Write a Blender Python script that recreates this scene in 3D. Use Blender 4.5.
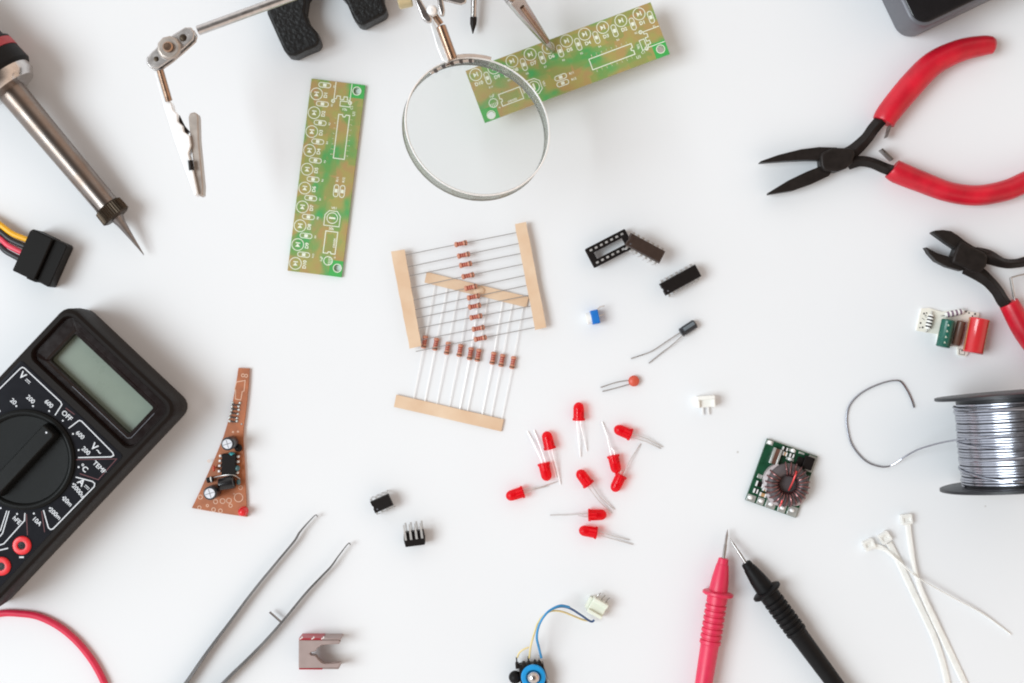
import bpy, bmesh, math, random
from mathutils import Vector, Matrix

random.seed(7)
scene = bpy.context.scene
for o in list(bpy.data.objects):
    bpy.data.objects.remove(o)

# ------------------------------------------------------------------ camera, light, exposure
D = 0.62                      # camera height over the table (m)
DP = 1364.0                   # the same height counted in picture points on the table
PX = D / DP                   # one picture point on the table, in metres (about 0.45 mm)
cam = bpy.data.objects.new('camera', bpy.data.cameras.new('camera'))
scene.collection.objects.link(cam)
cam.location = (0, 0, D)
cam.data.sensor_width = 36
cam.data.lens = 36 * DP / 1024
cam.data.clip_start = 0.01
cam.data.clip_end = 50
scene.camera = cam
scene.view_settings.view_transform = 'Standard'
scene.view_settings.look = 'None'
scene.view_settings.exposure = 0.19
scene.view_settings.gamma = 1.0
scene.cycles.filter_width = 2.0
scene.cycles.max_bounces = 8
scene.cycles.transparent_max_bounces = 16
scene.cycles.caustics_reflective = False
scene.cycles.caustics_refractive = False

world = bpy.data.worlds.new('World')
scene.world = world
world.use_nodes = True
wn = world.node_tree.nodes
wl = world.node_tree.links
bg = wn['Background']
tc = wn.new('ShaderNodeTexCoord')
sx = wn.new('ShaderNodeSeparateXYZ')
mr = wn.new('ShaderNodeMapRange')
mr.inputs[1].default_value = -1
mr.inputs[2].default_value = 1
cr = wn.new('ShaderNodeValToRGB')
cr.color_ramp.elements[0].position = 0.0
cr.color_ramp.elements[0].color = (0.86, 0.90, 0.95, 1)
cr.color_ramp.elements[1].position = 1.0
cr.color_ramp.elements[1].color = (0.80, 0.60, 0.46, 1)
e = cr.color_ramp.elements.new(0.45)
e.color = (0.77, 0.71, 0.665, 1)
wl.new(tc.outputs['Generated'], sx.inputs[0])
wl.new(sx.outputs['X'], mr.inputs[0])
wl.new(mr.outputs[0], cr.inputs[0])
zr = wn.new('ShaderNodeValToRGB')      # dark patch added overhead in place of the photographer, darkening metal reflections
zr.color_ramp.elements[0].position = 0.62
zr.color_ramp.elements[0].color = (1, 1, 1, 1)
zr.color_ramp.elements[1].position = 0.93
zr.color_ramp.elements[1].color = (0.16, 0.15, 0.145, 1)
mz = wn.new('ShaderNodeMix')
mz.data_type = 'RGBA'
mz.blend_type = 'MULTIPLY'
mz.inputs['Factor'].default_value = 1.0
wl.new(sx.outputs['Z'], zr.inputs[0])
wl.new(cr.outputs[0], mz.inputs[6])
wl.new(zr.outputs[0], mz.inputs[7])
wl.new(mz.outputs[2], bg.inputs[0])
bg.inputs[1].default_value = 1.13

def area_lamp(name, loc, target, size, size_y, power, color):
    l = bpy.data.lights.new(name, 'AREA')
    l.shape = 'RECTANGLE'
    l.size = size
    l.size_y = size_y
    l.energy = power
    l.color = color
    o = bpy.data.objects.new(name, l)
    scene.collection.objects.link(o)
    o.location = loc
    o.rotation_euler = (Vector(target) - Vector(loc)).to_track_quat('-Z', 'Y').to_euler()
    return o

area_lamp('window_light', (-3.9, -0.5, 4.65), (0, 0, 0), 2.9, 3.2, 258, (0.87, 0.96, 1.0))

# ------------------------------------------------------------------ helpers
def P(x, y, z=0.0):
    """A point of the photograph at height z (in picture points) -> a place in metres."""
    k = (DP - z) / DP * PX
    return Vector(((x - 512) * k, -(y - 341.5) * k, z * PX))

def R(r, z=0.0):
    return r * PX * (DP - z) / DP

def frame(x, y, z=0.0, ang=0.0, s=None):
    s = PX * (DP - z) / DP if s is None else s
    return Matrix.Translation(P(x, y, z)) @ Matrix.Rotation(math.radians(ang), 4, 'Z') @ Matrix.Scale(s, 4)

def local(s=PX):
    return Matrix.Scale(s, 4)

def S(r, g, b):
    def f(c):
        c /= 255.0
        return c / 12.92 if c <= 0.04045 else ((c + 0.055) / 1.055) ** 2.4
    return (f(r), f(g), f(b))

def rrect(x0, y0, x1, y1, r, n=5):
    pts = []
    for cx, cy, a0 in ((x1 - r, y1 - r, 0), (x0 + r, y1 - r, 90), (x0 + r, y0 + r, 180), (x1 - r, y0 + r, 270)):
        for i in range(n + 1):
            a = math.radians(a0 + 90 * i / n)
            pts.append((cx + r * math.cos(a), cy + r * math.sin(a)))
    return pts

def circle(cx, cy, r, n=24):
    return [(cx + r * math.cos(2 * math.pi * i / n), cy + r * math.sin(2 * math.pi * i / n)) for i in range(n)]

def smooth_path(pts, n=8):
    pts = [Vector(p) for p in pts]
    out = []
    for i in range(len(pts) - 1):
        p0 = pts[max(i - 1, 0)]
        p1 = pts[i]
        p2 = pts[i + 1]
        p3 = pts[min(i + 2, len(pts) - 1)]
        for k in range(n):
            t = k / n
            out.append(0.5 * ((2 * p1) + (p2 - p0) * t + (2 * p0 - 5 * p1 + 4 * p2 - p3) * t * t + (3 * p1 - p0 - 3 * p2 + p3) * t ** 3))
    out.append(pts[-1])
    return out

def lerp_list(vals, n):
    """resample a list of numbers to n entries"""
    out = []
    for i in range(n):
        f = i / (n - 1) * (len(vals) - 1)
        k = min(int(f), len(vals) - 2)
        out.append(vals[k] + (vals[k + 1] - vals[k]) * (f - k))
    return out

class MB:
    def __init__(self, M=None):
        self.bm = bmesh.new()
        self.M = M if M is not None else Matrix.Identity(4)
        self.mi = 0
    def v(self, p):
        return self.bm.verts.new(self.M @ Vector(p))
    def face(self, vs):
        try:
            f = self.bm.faces.new(vs)
            f.material_index = self.mi
            return f
        except ValueError:
            return None
    def loft(self, loops, cap0=True, cap1=True, closed=True):
        rings = [[self.v(p) for p in lp] for lp in loops]
        n = len(rings[0])
        for a, b in zip(rings, rings[1:]):
            for i in range(n if closed else n - 1):
                j = (i + 1) % n
                self.face((a[i], a[j], b[j], b[i]))
        if cap0:
            self.face(rings[0][::-1])
        if cap1:
            self.face(rings[-1])
        return rings
    def prism(self, pts, z0, z1):
        self.loft([[(x, y, z0) for x, y in pts], [(x, y, z1) for x, y in pts]])
    def box(self, x0, y0, z0, x1, y1, z1):
        self.prism([(x0, y0), (x1, y0), (x1, y1), (x0, y1)], z0, z1)
    def tube(self, pts, r, n=10, caps=True, flat=None):
        """pts a path, r a radius or a list; flat = list/number of vertical radii (path lies level)"""
        pts = [Vector(p) for p in pts]
        m = len(pts)
        rs = r if isinstance(r, (list, tuple)) else [r] * m
        if len(rs) != m:
            rs = lerp_list(list(rs), m)
        fl = None
        if flat is not None:
            fl = flat if isinstance(flat, (list, tuple)) else [flat] * m
            if len(fl) != m:
                fl = lerp_list(list(fl), m)
        loops = []
        side = None
        for i, p in enumerate(pts):
            t = (pts[min(i + 1, m - 1)] - pts[max(i - 1, 0)]).normalized()
            if side is None:
                ref = Vector((0, 0, 1)) if abs(t.z) < 0.9 else Vector((1, 0, 0))
                side = t.cross(ref).normalized()
            else:
                side = (side - t * side.dot(t))
                side.normalize()
            up = side.cross(t)
            ru = fl[i] if fl else rs[i]
            loops.append([p + side * (rs[i] * math.cos(2 * math.pi * k / n)) + up * (ru * math.sin(2 * math.pi * k / n)) for k in range(n)])
        self.loft(loops, caps, caps)
    def lathe(self, prof, a, b, n=24, caps=True, length=None):
        """prof = [(distance along a->b, radius)]; distances in the units of the points"""
        a = Vector(a); b = Vector(b)
        t = (b - a).normalized()
        ref = Vector((0, 0, 1)) if abs(t.z) < 0.9 else Vector((1, 0, 0))
        s = t.cross(ref).normalized()
        u = s.cross(t)
        loops = []
        for d, r in prof:
            loops.append([a + t * d + s * (r * math.cos(2 * math.pi * k / n)) + u * (r * math.sin(2 * math.pi * k / n)) for k in range(n)])
        self.loft(loops, caps, caps)
    def sphere(self, c, r, sc=(1, 1, 1), nu=16, nv=10):
        c = Vector(c)
        loops = []
        for i in range(1, nv):
            th = math.pi * i / nv
            loops.append([c + Vector((r * sc[0] * math.sin(th) * math.cos(2 * math.pi * k / nu), r * sc[1] * math.sin(th) * math.sin(2 * math.pi * k / nu), -r * sc[2] * math.cos(th))) for k in range(nu)])
        self.loft(loops)
    def ring(self, cx, cy, r0, r1, z, n=28):
        a = [self.v((x, y, z)) for x, y in circle(cx, cy, r0, n)]
        b = [self.v((x, y, z)) for x, y in circle(cx, cy, r1, n)]
        for i in range(n):
            j = (i + 1) % n
            self.face((a[i], b[i], b[j], a[j]))
    def sheet(self, pts, z):
        self.face([self.v((x, y, z)) for x, y in pts])
    def stroke(self, pts, w, z, closed=False):
        """a flat painted line"""
        P2 = [Vector(p) for p in pts]
        n = len(P2)
        L, Rr = [], []
        for i, p in enumerate(P2):
            if closed:
                d0 = (p - P2[i - 1]).normalized(); d1 = (P2[(i + 1) % n] - p).normalized()
            else:
                d0 = (p - P2[i - 1]).normalized() if i > 0 else (P2[1] - p).normalized()
                d1 = (P2[i + 1] - p).normalized() if i < n - 1 else d0
            nn = Vector((-(d0.y + d1.y), d0.x + d1.x))
            if nn.length < 1e-6:
                nn = Vector((-d1.y, d1.x))
            nn.normalize()
            k = 1.0 / max(0.5, nn.dot(Vector((-d1.y, d1.x))))
            L.append(self.v((*(p + nn * w / 2 * k), z)))
            Rr.append(self.v((*(p - nn * w / 2 * k), z)))
        for i in range(n if closed else n - 1):
            j = (i + 1) % n
            self.face((L[i], L[j], Rr[j], Rr[i]))
    def torus(self, c, Rm, r, n=32, m=10, hz=None):
        loops = []
        c = Vector(c)
        hz = hz or r
        for i in range(m):
            a = 2 * math.pi * i / m
            loops.append([c + Vector(((Rm + r * math.cos(a)) * math.cos(2 * math.pi * k / n), (Rm + r * math.cos(a)) * math.sin(2 * math.pi * k / n), hz * math.sin(a))) for k in range(n)])
        loops.append(loops[0])
        self.loft(loops, False, False)
        bmesh.ops.remove_doubles(self.bm, verts=self.bm.verts, dist=1e-9)
    def text(self, s, x, y, z, size, ang=0.0, bold=0.0, mirror=False):
        """lettering centred on (x, y), flat at height z"""
        cu = bpy.data.curves.new('lettering', 'FONT')
        cu.body = s
        cu.size = size
        cu.align_x = 'CENTER'
        cu.align_y = 'CENTER'
        cu.offset = bold
        cu.resolution_u = 3
        ob = bpy.data.objects.new('lettering', cu)
        scene.collection.objects.link(ob)
        bpy.context.view_layer.update()
        dg = bpy.context.evaluated_depsgraph_get()
        me = bpy.data.meshes.new_from_object(ob.evaluated_get(dg))
        T = Matrix.Translation((x, y, z)) @ Matrix.Rotation(math.radians(ang), 4, 'Z')
        vs = [self.v(T @ vv.co) for vv in me.vertices]
        for p in me.polygons:
            self.face([vs[i] for i in p.vertices])
        bpy.data.objects.remove(ob)
        bpy.data.curves.remove(cu)
        bpy.data.meshes.remove(me)
    def build(self, name, mats, parent=None, bevel=0.0, seg=2, ang=35, smooth=True, origin=None):
        bm = self.bm
        closed = [f for f in bm.faces]
        bmesh.ops.recalc_face_normals(bm, faces=closed)
        org = Vector((0, 0, 0))
        if parent is not None:
            p = parent
            while p.parent:
                p = p.parent
            org = p.location.copy()
        elif origin is not None:
            org = Vector(origin)
        if org.length > 0:
            bmesh.ops.translate(bm, verts=bm.verts, vec=-org)
        me = bpy.data.meshes.new(name)
        bm.to_mesh(me)
        bm.free()
        if not isinstance(mats, (list, tuple)):
            mats = [mats]
        for m in mats:
            me.materials.append(m)
        if smooth:
            me.polygons.foreach_set('use_smooth', [True] * len(me.polygons))
            me.set_sharp_from_angle(angle=math.radians(ang))
        ob = bpy.data.objects.new(name, me)
        scene.collection.objects.link(ob)
        if parent is not None:
            ob.parent = parent
        elif origin is not None:
            ob.location = org
        if bevel > 0:
            b = ob.modifiers.new('rounded_edges', 'BEVEL')
            b.width = bevel
            b.segments = seg
            b.limit_method = 'ANGLE'
            b.angle_limit = math.radians(40)
            b.harden_normals = False
        return ob

def tag(o, label=None, cat=None, group=None, kind=None):
    if label: o['label'] = label
    if cat: o['category'] = cat
    if group: o['group'] = group
    if kind: o['kind'] = kind
    return o

def thing(name, label, cat, loc=(0, 0, 0), group=None):
    o = bpy.data.objects.new(name, None)
    o.empty_display_size = 0.01
    o.location = loc
    scene.collection.objects.link(o)
    return tag(o, label, cat, group)

def copy_tree(o, parent=None):
    c = o.copy()
    scene.collection.objects.link(c)
    c.parent = parent
    for ch in list(o.children):
        copy_tree(ch, c)
    return c

# ------------------------------------------------------------------ materials
def mat(name, col, rough=0.5, metal=0.0, var=0.08, scale=300.0, bump=0.0, bscale=None, coat=0.0, rvar=0.1, spec=0.5, col2=None, sss=0.0, stretch=None):
    m = bpy.data.materials.new(name)
    m.use_nodes = True
    nt = m.node_tree
    n = nt.nodes; l = nt.links
    b = n['Principled BSDF']
    b.inputs['Metallic'].default_value = metal
    b.inputs['Specular IOR Level'].default_value = spec
    if coat:
        b.inputs['Coat Weight'].default_value = coat
        b.inputs['Coat Roughness'].default_value = 0.12
    tcn = n.new('ShaderNodeTexCoord')
    src = tcn.outputs['Object']
    if stretch:
        mp = n.new('ShaderNodeMapping')
        mp.inputs['Scale'].default_value = stretch
        l.new(src, mp.inputs[0])
        src = mp.outputs[0]
    tex = n.new('ShaderNodeTexNoise')
    tex.inputs['Scale'].default_value = scale
    tex.inputs['Detail'].default_value = 5
    l.new(src, tex.inputs['Vector'])
    ramp = n.new('ShaderNodeValToRGB')
    ramp.color_ramp.elements[0].position = 0.3
    ramp.color_ramp.elements[1].position = 0.7
    c1 = [max(0, c * (1 - var)) for c in col]
    c2 = [min(1, c * (1 + var)) for c in col] if col2 is None else col2
    ramp.color_ramp.elements[0].color = (*c1, 1)
    ramp.color_ramp.elements[1].color = (*c2, 1)
    l.new(tex.outputs['Fac'], ramp.inputs[0])
    l.new(ramp.outputs[0], b.inputs['Base Color'])
    mrr = n.new('ShaderNodeMapRange')
    mrr.inputs[3].default_value = max(0.03, rough - rvar)
    mrr.inputs[4].default_value = min(1, rough + rvar)
    l.new(tex.outputs['Fac'], mrr.inputs[0])
    l.new(mrr.outputs[0], b.inputs['Roughness'])
    if bump:
        t2 = n.new('ShaderNodeTexNoise')
        t2.inputs['Scale'].default_value = bscale or scale * 3
        t2.inputs['Detail'].default_value = 4
        l.new(src, t2.inputs['Vector'])
        bp = n.new('ShaderNodeBump')
        bp.inputs['Strength'].default_value = bump
        bp.inputs['Distance'].default_value = 0.0005
        l.new(t2.outputs['Fac'], bp.inputs['Height'])
        l.new(bp.outputs[0], b.inputs['Normal'])
    if sss:
        b.inputs['Subsurface Weight'].default_value = sss
        b.inputs['Subsurface Radius'].default_value = (0.002, 0.001, 0.0008)
        b.inputs['Subsurface Scale'].default_value = 1.0
    return m

def translucent_mat(name, col, tint, fac, rough=0.15):
    """cast resin or milky plastic that lets tinted light through"""
    m = mat(name, col, rough, var=0.05, coat=0.3)
    nt = m.node_tree
    b = nt.nodes['Principled BSDF']
    tr = nt.nodes.new('ShaderNodeBsdfTransparent')
    tr.inputs[0].default_value = (*tint, 1)
    mx = nt.nodes.new('ShaderNodeMixShader')
    mx.inputs[0].default_value = fac
    nt.links.new(b.outputs[0], mx.inputs[1])
    nt.links.new(tr.outputs[0], mx.inputs[2])
    nt.links.new(mx.outputs[0], nt.nodes['Material Output'].inputs[0])
    return m

def clear_glass(name, tint=(0.962, 0.972, 0.968)):
    m = bpy.data.materials.new(name)
    m.use_nodes = True
    nt = m.node_tree
    nt.nodes.remove(nt.nodes['Principled BSDF'])
    tr = nt.nodes.new('ShaderNodeBsdfTransparent')
    tr.inputs[0].default_value = (*tint, 1)
    gl = nt.nodes.new('ShaderNodeBsdfGlossy')
    gl.inputs['Roughness'].default_value = 0.04
    fr = nt.nodes.new('ShaderNodeFresnel')
    ge = nt.nodes.new('ShaderNodeNewGeometry')
    ir = nt.nodes.new('ShaderNodeMapRange')      # leaving the glass: use the inverse index so the two cancel
    ir.inputs[3].default_value = 1.5
    ir.inputs[4].default_value = 1 / 1.5
    nt.links.new(ge.outputs['Backfacing'], ir.inputs[0])
    nt.links.new(ir.outputs[0], fr.inputs[0])
    mx = nt.nodes.new('ShaderNodeMixShader')
    nt.links.new(fr.outputs[0], mx.inputs[0])
    nt.links.new(tr.outputs[0], mx.inputs[1])
    nt.links.new(gl.outputs[0], mx.inputs[2])
    nt.links.new(mx.outputs[0], nt.nodes['Material Output'].inputs[0])
    return m

def board_mat():
    """solder mask over copper areas: green islands in olive brown"""
    m = bpy.data.materials.new('green_solder_mask')
    m.use_nodes = True
    nt = m.node_tree; n = nt.nodes; l = nt.links
    b = n['Principled BSDF']
    b.inputs['Roughness'].default_value = 0.35
    tcn = n.new('ShaderNodeTexCoord')
    def islands(scale, off, thr):
        mp = n.new('ShaderNodeMapping')
        mp.inputs['Location'].default_value = (off, off * 0.7, 0)
        mp.inputs['Scale'].default_value = (1.0, 0.75, 0.0)
        l.new(tcn.outputs['Object'], mp.inputs[0])
        nz = n.new('ShaderNodeTexNoise'); nz.inputs['Scale'].default_value = 260
        l.new(mp.outputs[0], nz.inputs['Vector'])
        mxv = n.new('ShaderNodeMix'); mxv.data_type = 'VECTOR'
        mxv.inputs['Factor'].default_value = 0.0018
        l.new(mp.outputs[0], mxv.inputs[4]); l.new(nz.outputs['Color'], mxv.inputs[5])
        vo = n.new('ShaderNodeTexVoronoi'); vo.distance = 'CHEBYCHEV'
        vo.inputs['Scale'].default_value = scale
        l.new(mxv.outputs[1], vo.inputs['Vector'])
        sp = n.new('ShaderNodeSeparateColor'); l.new(vo.outputs['Color'], sp.inputs[0])
        r = n.new('ShaderNodeMapRange'); r.interpolation_type = 'SMOOTHSTEP'
        r.inputs[1].default_value = thr - 0.04; r.inputs[2].default_value = thr + 0.04
        l.new(sp.outputs[0], r.inputs[0])
        return r.outputs[0]
    def mix(f, a, bb):
        x = n.new('ShaderNodeMix'); x.data_type = 'RGBA'
        if isinstance(f, float): x.inputs['Factor'].default_value = f
        else: l.new(f, x.inputs['Factor'])
        for sock, val in ((x.inputs[6], a), (x.inputs[7], bb)):
            if isinstance(val, tuple): sock.default_value = (*val, 1)
            else: l.new(val, sock)
        return x.outputs[2]
    nz = n.new('ShaderNodeTexNoise'); nz.inputs['Scale'].default_value = 130; nz.inputs['Detail'].default_value = 2
    l.new(tcn.outputs['Object'], nz.inputs['Vector'])
    r2 = n.new('ShaderNodeMapRange'); r2.inputs[1].default_value = 0.42; r2.inputs[2].default_value = 0.6
    l.new(nz.outputs['Fac'], r2.inputs[0])
    olive = mix(r2.outputs[0], S(162, 156, 90), S(170, 144, 92))
    green = mix(r2.outputs[0], S(76, 160, 92), S(112, 158, 86))
    def soft(scale, off, lo, hi):
        mp = n.new('ShaderNodeMapping')
        mp.inputs['Location'].default_value = (off, off * 0.7, 0)
        mp.inputs['Scale'].default_value = (1.0, 0.6, 0.0)
        l.new(tcn.outputs['Object'], mp.inputs[0])
        z = n.new('ShaderNodeTexNoise'); z.inputs['Scale'].default_value = scale; z.inputs['Detail'].default_value = 2.5
        l.new(mp.outputs[0], z.inputs['Vector'])
        r = n.new('ShaderNodeMapRange'); r.inputs[1].default_value = lo; r.inputs[2].default_value = hi
        l.new(z.outputs['Fac'], r.inputs[0])
        return r.outputs[0]
    c = mix(soft(85, 0.021, 0.49, 0.64), olive, green)
    c = mix(soft(110, 0.31, 0.62, 0.74), c, S(172, 136, 94))
    c2 = mix(islands(170, 0.31, 0.62), c, S(92, 152, 78))
    mxx = n.new('ShaderNodeMix'); mxx.data_type = 'RGBA'; mxx.inputs['Factor'].default_value = 0.38
    l.new(c, mxx.inputs[6]); l.new(c2, mxx.inputs[7])
    c = mxx.outputs[2]
    l.new(c, b.inputs['Base Color'])
    return m

M = {}
M['table'] = mat('white_table_laminate', S(230, 232, 235), 0.42, var=0.012, scale=9, spec=0.35, bump=0.02, bscale=900)
M['silk'] = mat('white_silkscreen_ink', S(226, 232, 214), 0.5, var=0.05)
M['board'] = board_mat()
M['board_corner'] = mat('bright_green_mask', S(70, 168, 84), 0.35, var=0.06, scale=200)
M['board_edge'] = mat('fibreglass_edge', S(170, 172, 110), 0.5)
M['solder_pad'] = mat('tinned_pad', S(205, 208, 205), 0.35, 0.7)
M['chrome'] = mat('worn_chrome', S(200, 196, 194), 0.2, 1.0, var=0.1, scale=500, rvar=0.08)
M['bright_metal'] = mat('bright_nickel', S(250, 250, 250), 0.35, 0.35, var=0.04, scale=400)
M['rim'] = mat('greenish_steel_rim', S(158, 160, 152), 0.22, 0.9, var=0.05, scale=400)
M['steel'] = mat('brushed_steel', S(172, 168, 166), 0.3, 1.0, var=0.12, scale=300)
M['satin_steel'] = mat('satin_steel', S(178, 168, 160), 0.35, 0.55, var=0.1, scale=300)
M['plate_chrome'] = mat('light_satin_chrome', S(196, 192, 190), 0.25, 0.7, var=0.12, scale=400)
M['tooth'] = mat('shaded_clamp_metal', S(96, 92, 92), 0.4, 0.7)  # even grey metal for the clamp teeth and jumper wires
M['wire_thin'] = mat('thin_grey_lead', S(158, 156, 156), 0.35, 0.6, var=0.08)
M['tweezer_steel'] = mat('grey_satin_steel', S(150, 148, 148), 0.28, 0.9, var=0.05, scale=60)
M['warm_metal'] = mat('coppery_steel', S(172, 144, 124), 0.22, 1.0, var=0.15, scale=350)
M['barrel'] = mat('heat_tinted_steel', S(150, 143, 139), 0.3, 1.0, var=0.15, scale=120, col2=S(132, 117, 107))
M['dark_metal'] = mat('blackened_steel', S(36, 31, 29), 0.45, 0.25, spec=0.22, var=0.2, scale=350, bump=0.1)
M['nut_metal'] = mat('tarnished_brass_nut', S(70, 60, 50), 0.42, 0.9, var=0.2, scale=300)
M['tip_metal'] = mat('grey_plated_tip', S(138, 132, 130), 0.38, 0.9, var=0.15)
M['lead'] = mat('tinned_lead_wire', S(206, 204, 202), 0.35, 0.6, var=0.1)
M['pale_lead'] = mat('shiny_tinned_lead', S(248, 248, 248), 0.3, 0.15, var=0.02)
M['black_plastic'] = mat('black_plastic', S(20, 18, 17), 0.5, var=0.15, scale=600, bump=0.05, spec=0.14)
M['black_gloss'] = mat('black_gloss_plastic', S(24, 23, 25), 0.16, var=0.1, scale=200)
M['black_rubber'] = mat('black_rubber', S(18, 17, 18), 0.5, var=0.15, scale=500, spec=0.18)
M['iron'] = mat('cast_iron_crackle', S(12, 11, 12), 0.42, spec=0.35, var=0.25, scale=700, bump=1.0, bscale=650)
M['meter_body'] = mat('meter_black_plastic', S(24, 19, 17), 0.5, spec=0.14, var=0.12, scale=900, bump=0.12, bscale=3000)
M['meter_recess'] = mat('meter_window_surround', S(28, 19, 18), 0.2, var=0.1, spec=0.25)
M['meter_panel'] = mat('meter_scale_panel', S(30, 32, 38), 0.45, var=0.06, spec=0.14)
M['meter_knob'] = mat('meter_knob_plastic', S(19, 20, 20), 0.4, var=0.1, scale=500, spec=0.14)
M['lcd'] = mat('grey_green_display', S(126, 139, 126), 0.3, var=0.04, scale=60, coat=0.4)
M['meter_ink'] = mat('white_scale_ink', S(216, 220, 226), 0.5, var=0.04)
M['meter_red_ink'] = mat('dark_red_scale_ink', S(96, 44, 50), 0.5, var=0.04)
M['socket_red'] = mat('red_socket_plastic', S(222, 36, 44), 0.3, var=0.08)
M['grip_red'] = mat('red_vinyl_grip', S(194, 16, 40), 0.36, var=0.2, scale=110, bump=0.05, bscale=700)
M['probe_red'] = mat('pinkish_red_plastic', S(212, 44, 80), 0.4, var=0.06, scale=300)
M['cable_red'] = mat('red_silicone_cable', S(214, 40, 74), 0.42, var=0.06)
M['ring_red'] = mat('red_handle_ring', S(170, 52, 60), 0.5)
M['tape'] = mat('tan_paper_tape', S(228, 202, 174), 0.7, var=0.03, scale=70, col2=S(212, 178, 146), bump=0.15, bscale=1500)
M['resistor'] = mat('tan_resistor_body', S(196, 132, 108), 0.45, var=0.06)
M['band_brown'] = mat('red_brown_band', S(150, 52, 44), 0.45)
M['band_dark'] = mat('dark_band', S(92, 62, 44), 0.45)
M['chip'] = mat('black_epoxy_package', S(24, 19, 18), 0.5, spec=0.16, var=0.12, scale=900, bump=0.06)
M['chip_brown'] = mat('brown_black_epoxy_package', S(54, 40, 34), 0.4, var=0.1, scale=900)  # black package with the brown light falling on it put into the colour
M['white_plastic'] = mat('white_plastic', S(238, 238, 234), 0.45, var=0.03)
M['cream_plastic'] = mat('cream_nylon', S(226, 230, 216), 0.45, var=0.03)
M['nylon'] = translucent_mat('white_nylon', S(252, 251, 247), (0.99, 0.985, 0.97), 0.34, 0.4)
M['blue_plastic'] = mat('bright_blue_plastic', S(28, 112, 196), 0.35, var=0.06)
M['ring_blue'] = mat('cyan_blue_plastic', S(26, 148, 214), 0.35, var=0.06)
M['cap_sleeve'] = mat('black_capacitor_sleeve', S(40, 44, 50), 0.3, var=0.1)
M['cap_stripe'] = mat('grey_sleeve_stripe', S(104, 112, 118), 0.35)
M['alu'] = mat('aluminium_can_top', S(214, 214, 220), 0.4, 0.5, var=0.05)
M['ceramic'] = mat('orange_red_ceramic', S(206, 84, 62), 0.42, var=0.1)
M['led'] = translucent_mat('red_epoxy_lens', S(226, 16, 44), (1.0, 0.16, 0.18), 0.74)
M['brown_board'] = mat('brown_phenolic_board', S(166, 98, 62), 0.5, var=0.1, scale=200, col2=S(186, 112, 72))
M['brown_ink'] = mat('pale_board_ink', S(226, 190, 166), 0.5)
M['teal'] = mat('teal_dip_coating', S(58, 150, 158), 0.35)
M['teal_dark'] = mat('grey_teal_coating', S(70, 104, 108), 0.35)
M['green_cap'] = mat('dark_green_sleeve', S(26, 92, 78), 0.28, var=0.1)
M['brown_cap'] = mat('brown_lacquer', S(96, 66, 54), 0.4, var=0.15)
M['red_cap'] = mat('glossy_red_sleeve', S(206, 44, 50), 0.2, var=0.06, coat=0.4)
M['gold'] = mat('tan_gold_stripe', S(190, 148, 104), 0.4)
M['white_board'] = mat('cream_circuit_board', S(234, 231, 220), 0.5, var=0.03)
M['black_ink'] = mat('black_print', S(50, 46, 46), 0.5)
M['violet_band'] = mat('violet_band', S(128, 104, 124), 0.45)
M['dark_green_board'] = mat('dark_green_mask', S(18, 70, 46), 0.3, var=0.2, scale=400)
M['copper_wire'] = mat('enamelled_copper', S(128, 90, 90), 0.25, 0.8, var=0.2, scale=600)
M['red_wire'] = mat('red_enamel_wire', S(214, 70, 70), 0.3, 0.3)
M['core'] = mat('grey_ferrite_core', S(84, 76, 78), 0.5, var=0.1)
M['resin'] = mat('cloudy_grey_resin', S(176, 166, 168), 0.3, var=0.1)
M['heatsink'] = mat('pinkish_grey_anodised', S(164, 146, 142), 0.45, 0.3, var=0.05, scale=200)
M['heatsink_red'] = mat('red_tinted_flange', S(176, 52, 62), 0.35, 0.35, var=0.12)  # red reflection on the flange put into its base colour
M['spool'] = mat('charcoal_spool_plastic', S(38, 38, 41), 0.4, var=0.08, spec=0.3)
M['solder'] = mat('bright_solder_wire', S(168, 170, 179), 0.22, 1.0, var=0.06, scale=500)
M['case_grey'] = mat('grey_case_metal', S(98, 98, 104), 0.42, 0.3, var=0.04)
M['brass'] = mat('dull_brass', S(206, 190, 150), 0.4, 0.5, var=0.08)
M['wire_yellow'] = mat('yellow_insulation', S(240, 176, 24), 0.4)
M['wire_pale_yellow'] = mat('pale_yellow_insulation', S(222, 202, 142), 0.4)
M['wire_black'] = mat('black_insulation', S(30, 28, 34), 0.4)
M['wire_pink'] = mat('pinkish_red_insulation', S(226, 70, 92), 0.4)
M['wire_blue'] = mat('blue_insulation', S(48, 140, 196), 0.4)
M['wire_navy'] = mat('dark_blue_insulation', S(58, 88, 132), 0.4)
M['glass_edge'] = translucent_mat('ground_glass_edge', S(150, 150, 142), (0.86, 0.88, 0.85), 0.5, 0.25)
M['lens_glass'] = clear_glass('clear_lens_glass')

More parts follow.
